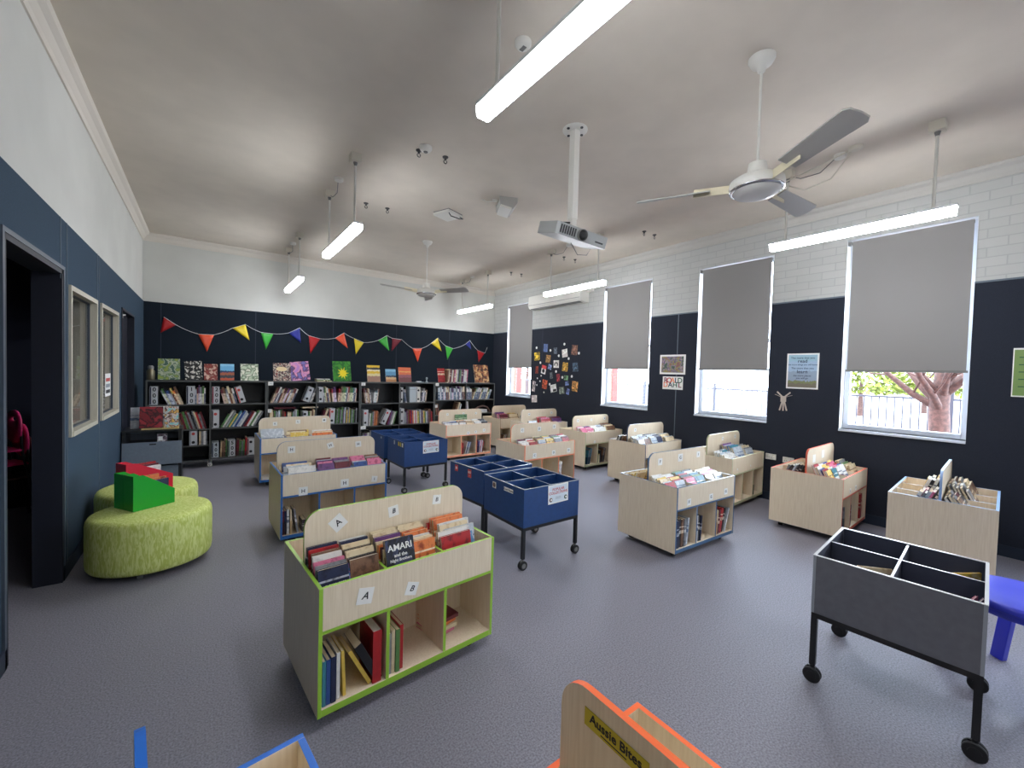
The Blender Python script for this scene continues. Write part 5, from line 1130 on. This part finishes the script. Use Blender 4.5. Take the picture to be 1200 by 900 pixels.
for k, (bx_, row, c, h) in enumerate(((0, .02, 'navy', .19), (0, .05, 'orange', .2), (0, .08, 'brown', .18), (1, .02, 'orange', .21), (1, .055, 'red', .2), (2, .02, 'white', .25), (2, .05, 'maroon', .26), (2, .085, 'red', .27))):
    M = GF @ T(.012, bx_*(GW+.003)+(.006 if bx_ == 2 else 0)+row-.004, .006) @ Matrix(((0, 1, 0, .24), (1, 0, 0, 0), (0, 0, 1, 0), (0, 0, 0, 1))) @ Matrix(((1, 0, 0, 0), (0, -1, 0, 0), (0, 0, 1, 0), (0, 0, 0, 1)))
    M = GF @ T(.235+(.08 if bx_ == 2 else 0), bx_*(GW+.003)+(.008 if bx_ == 2 else 0)+row, .006) @ RZ(R(90))
    book(h, .20, .016, M, c, '%s book, %s in the %s file box' % (c, ORD[[0, 1, 2, 0, 1, 0, 1, 2][k]], ('nearer green', 'farther green', 'red')[bx_]), 'books in the file boxes', .03, True, 'pages_white')

# low cabinet with a drop front
CX0, CX1, CY0, CY1, CZ = XL+.016, -.235, 6.36, 6.72, .715
t_ = thing('display_cabinet', 'low black cabinet with grey drop-front beside the left wall', 'cabinet', T(CX0, CY0)); W = CX1-CX0; D = CY1-CY0
for u in (0, W-.03):
    q = MB(); q.box(u, 0, .0, u+.03, D, CZ-.022, 'cab_black'); q.build('side_panel', t_)
q = MB(); q.box(-.005, -.02, CZ-.022, W+.005, D, CZ, 'cab_black'); q.build('top_panel', t_, bevel=.003)
q = MB(); q.box(.03, D-.012, .1, W-.03, D, CZ-.022, 'cab_grey'); q.build('back_panel', t_)
q = MB(); q.box(.03, .02, .30, W-.03, D-.012, .315, 'cab_black'); q.box(.03, .02, .06, W-.03, D-.012, .08, 'cab_black'); q.build('shelf', t_)
q = MB(); q.box(-.002, 0, 0, W+.002, .018, .27, 'cab_grey', T(0, -.035, .305) @ RX(R(-6))); dr = q.build('drop_door', t_)
q = MB(); q.box(W*.5-.03, -.004, .235, W*.5+.03, 0, .25, 'black_plastic', T(0, -.035, .305) @ RX(R(-6))); q.build('handle', dr)
q = MB(); q.box(.03, .0, .08, W-.03, .016, .28, 'cab_grey'); q.build('lower_door', t_)
art('art_camera', [(40, 36, 40), (200, 196, 200), (120, 100, 110), (60, 50, 60)], 26, 3); q = MB(); q.box(0, 0, .001, .09, .05, .10, 'art_camera'); q.box(.01, -.002, .02, .05, 0, .07, 'paper'); tag(q.build('card_box', M=T(CX0+.30, CY0+.03, .56) @ T(0, 0, 0)), 'small patterned box peeking over the grey drop-front', 'box')
q = MB(); q.box(.03, .025, .54, W-.03, D-.014, .556, 'cab_black'); q.build('shelf', t_)
F = T(CX0, CY0+.06, CZ)
art('art_darkred', [(70, 18, 24), (120, 26, 36), (40, 14, 20), (150, 40, 50)], 10, 3); art('art_city', [(226, 220, 214), (120, 200, 200), (226, 200, 190), (70, 60, 70), (230, 180, 90)], 22, 6)
mat('wood_base', (196, 170, 110), .5)
q = MB(); q.box(0, 0, .0, .34, .13, .014, 'wood_base'); q.box(0, .10, .014, .34, .115, .03, 'wood_base'); tag(q.build('book_ledge', M=F @ T(.16, -.05, .001)), 'thin wooden display ledge on the black cabinet', 'ledge')
book(.25, .21, .02, frontM(F @ T(.14, -.03), 0, 0, .015, R(12), .02, .21), 'maroon', 'large dark red book standing face out on the cabinet', 'books standing on the cabinet', .05, True, face='art_darkred')
book(.25, .13, .016, frontM(F @ T(.365, -.03), 0, 0, .015, R(10), .016, .13), 'white', 'white city picture book standing beside the dark red book', 'books standing on the cabinet', .05, True, face='art_city')
book(.25, .16, .016, frontM(F @ T(.05, .10), 0, 0, .0, R(6), .016, .16), 'silver', 'silver book standing behind the dark red book', 'books standing on the cabinet', .03, True)
book(.26, .2, .014, frontM(F @ T(.22, .10), 0, 0, .0, R(6), .014, .2), 'white', 'white book tall behind the dark red book', 'books standing on the cabinet', .03, True)

# chairs stacked in the dark room
def chair(x, y, z, ang, cm, label):
    t_ = thing('stacking_chair', label, 'chair', T(x, y, z) @ RZ(ang), 'stacked chairs in the dark room')
    q = MB(); pts = [(.17*math.cos(a)*(1 if abs(math.cos(a)) < .9 else .98), .15*math.sin(a)) for a in [k*math.pi/12 for k in range(24)]]
    hole = [(.05*math.cos(a), .07+.018*math.sin(a)) for a in [k*math.pi/6 for k in range(12)]]
    vs = []; n = 24
    for yy in (-.008, .008):
        for k in range(24):
            px, pz = pts[k]; a = k*math.pi/12; hx, hz = .055*math.cos(a), .07+.02*math.sin(a); cu_ = .25*px*px
            vs += [(px, yy-cu_*1.2, .62+pz), (hx, yy, .62+hz)]
    fs = []
    for s in (0, 1):
        for k in range(24):
            a0, b0 = s*48+2*k, s*48+2*((k+1) % 24); f = (a0, b0, b0+1, a0+1); fs.append(f if s == 0 else f[::-1])
    for k in range(24):
        a0, b0 = 2*k, 2*((k+1) % 24); fs += [(b0, a0, a0+48, b0+48), (a0+1, b0+1, b0+49, a0+49)]
    q.add(vs, fs, cm, None, True); q.build('backrest', t_)
    q = MB(); q.prism([(-.17, -.36), (.17, -.36), (.18, -.3), (.16, .0), (-.16, .0), (-.18, -.3)], .41, .425, cm); q.build('seat', t_, bevel=.006)
    for sx in (-1, 1):
        q = MB(); q.tube([(sx*.13, 0, .62), (sx*.15, .0, .42), (sx*.17, .06, .0)], .010, 'black_metal', 8); q.build('leg', t_)
        q = MB(); q.tube([(sx*.14, -.32, .41), (sx*.17, -.38, .0)], .010, 'black_metal', 8); q.build('leg', t_)
p = at(33, 480, 0, -1.35)
chair(p.x, p.y, 0.001, R(-60), 'brown_plastic', 'brown chair at the bottom of the stack in the dark doorway')
for k in (1, 2): chair(p.x-.03*k, p.y-.05*k, .001+.13*k, R(-60), 'magenta_plastic', ('', 'magenta chair in the middle of the stack in the dark doorway', 'topmost magenta chair of the stack in the dark doorway')[k])

# blue stool at the right edge
t_ = thing('plastic_stool', 'bright blue plastic stool cut off at the right edge', 'stool', T(3.27, .10) @ RZ(R(62)))
q = MB(); q.lathe([(.19, .425), (.207, .43), (.212, .445), (.207, .46), (.19, .466), (.08, .460), (.001, .459)], 'stool_blue', None, 40, 1.18, 1.18); q.lathe([(.165, .385), (.182, .405), (.19, .425)], 'stool_blue', None, 40, 1.18, 1.18); q.build('seat', t_)
for k in range(4):
    a = R(45+90*k); c_, s_ = math.cos(a), math.sin(a); q = MB(); q.bar((.13*c_, .13*s_, .41), (.275*c_, .275*s_, .0), .055, .035, 'stool_blue'); q.build('leg', t_, bevel=.004)

emit_books()

# ------------------------------------------------------------------ light
for (y0, y1, z0, z1) in WIN:
    l = bpy.data.lights.new('window_portal', 'AREA'); l.shape = 'RECTANGLE'; l.size = z1-z0; l.size_y = y1-y0; l.cycles.is_portal = True
    o = bpy.data.objects.new('window_portal', l); col.objects.link(o)
    o.matrix_world = Matrix(((0, 0, 1, XR+.29), (0, 1, 0, (y0+y1)/2), (-1, 0, 0, (z0+z1)/2), (0, 0, 0, 1)))
w = bpy.data.worlds.new('sky'); scene.world = w; w.use_nodes = True
bg = w.node_tree.nodes['Background']; bg.inputs['Color'].default_value = (.7, .83, 1, 1); bg.inputs['Strength'].default_value = SKY
vs = scene.view_settings; vs.view_transform = 'Standard'; vs.look = 'None'; vs.gamma = 1; vs.use_curve_mapping = False; vs.exposure = 1.95
cy = scene.cycles; cy.max_bounces = 8; cy.diffuse_bounces = 5; cy.glossy_bounces = 4; cy.transparent_max_bounces = 12; cy.sample_clamp_indirect = 6
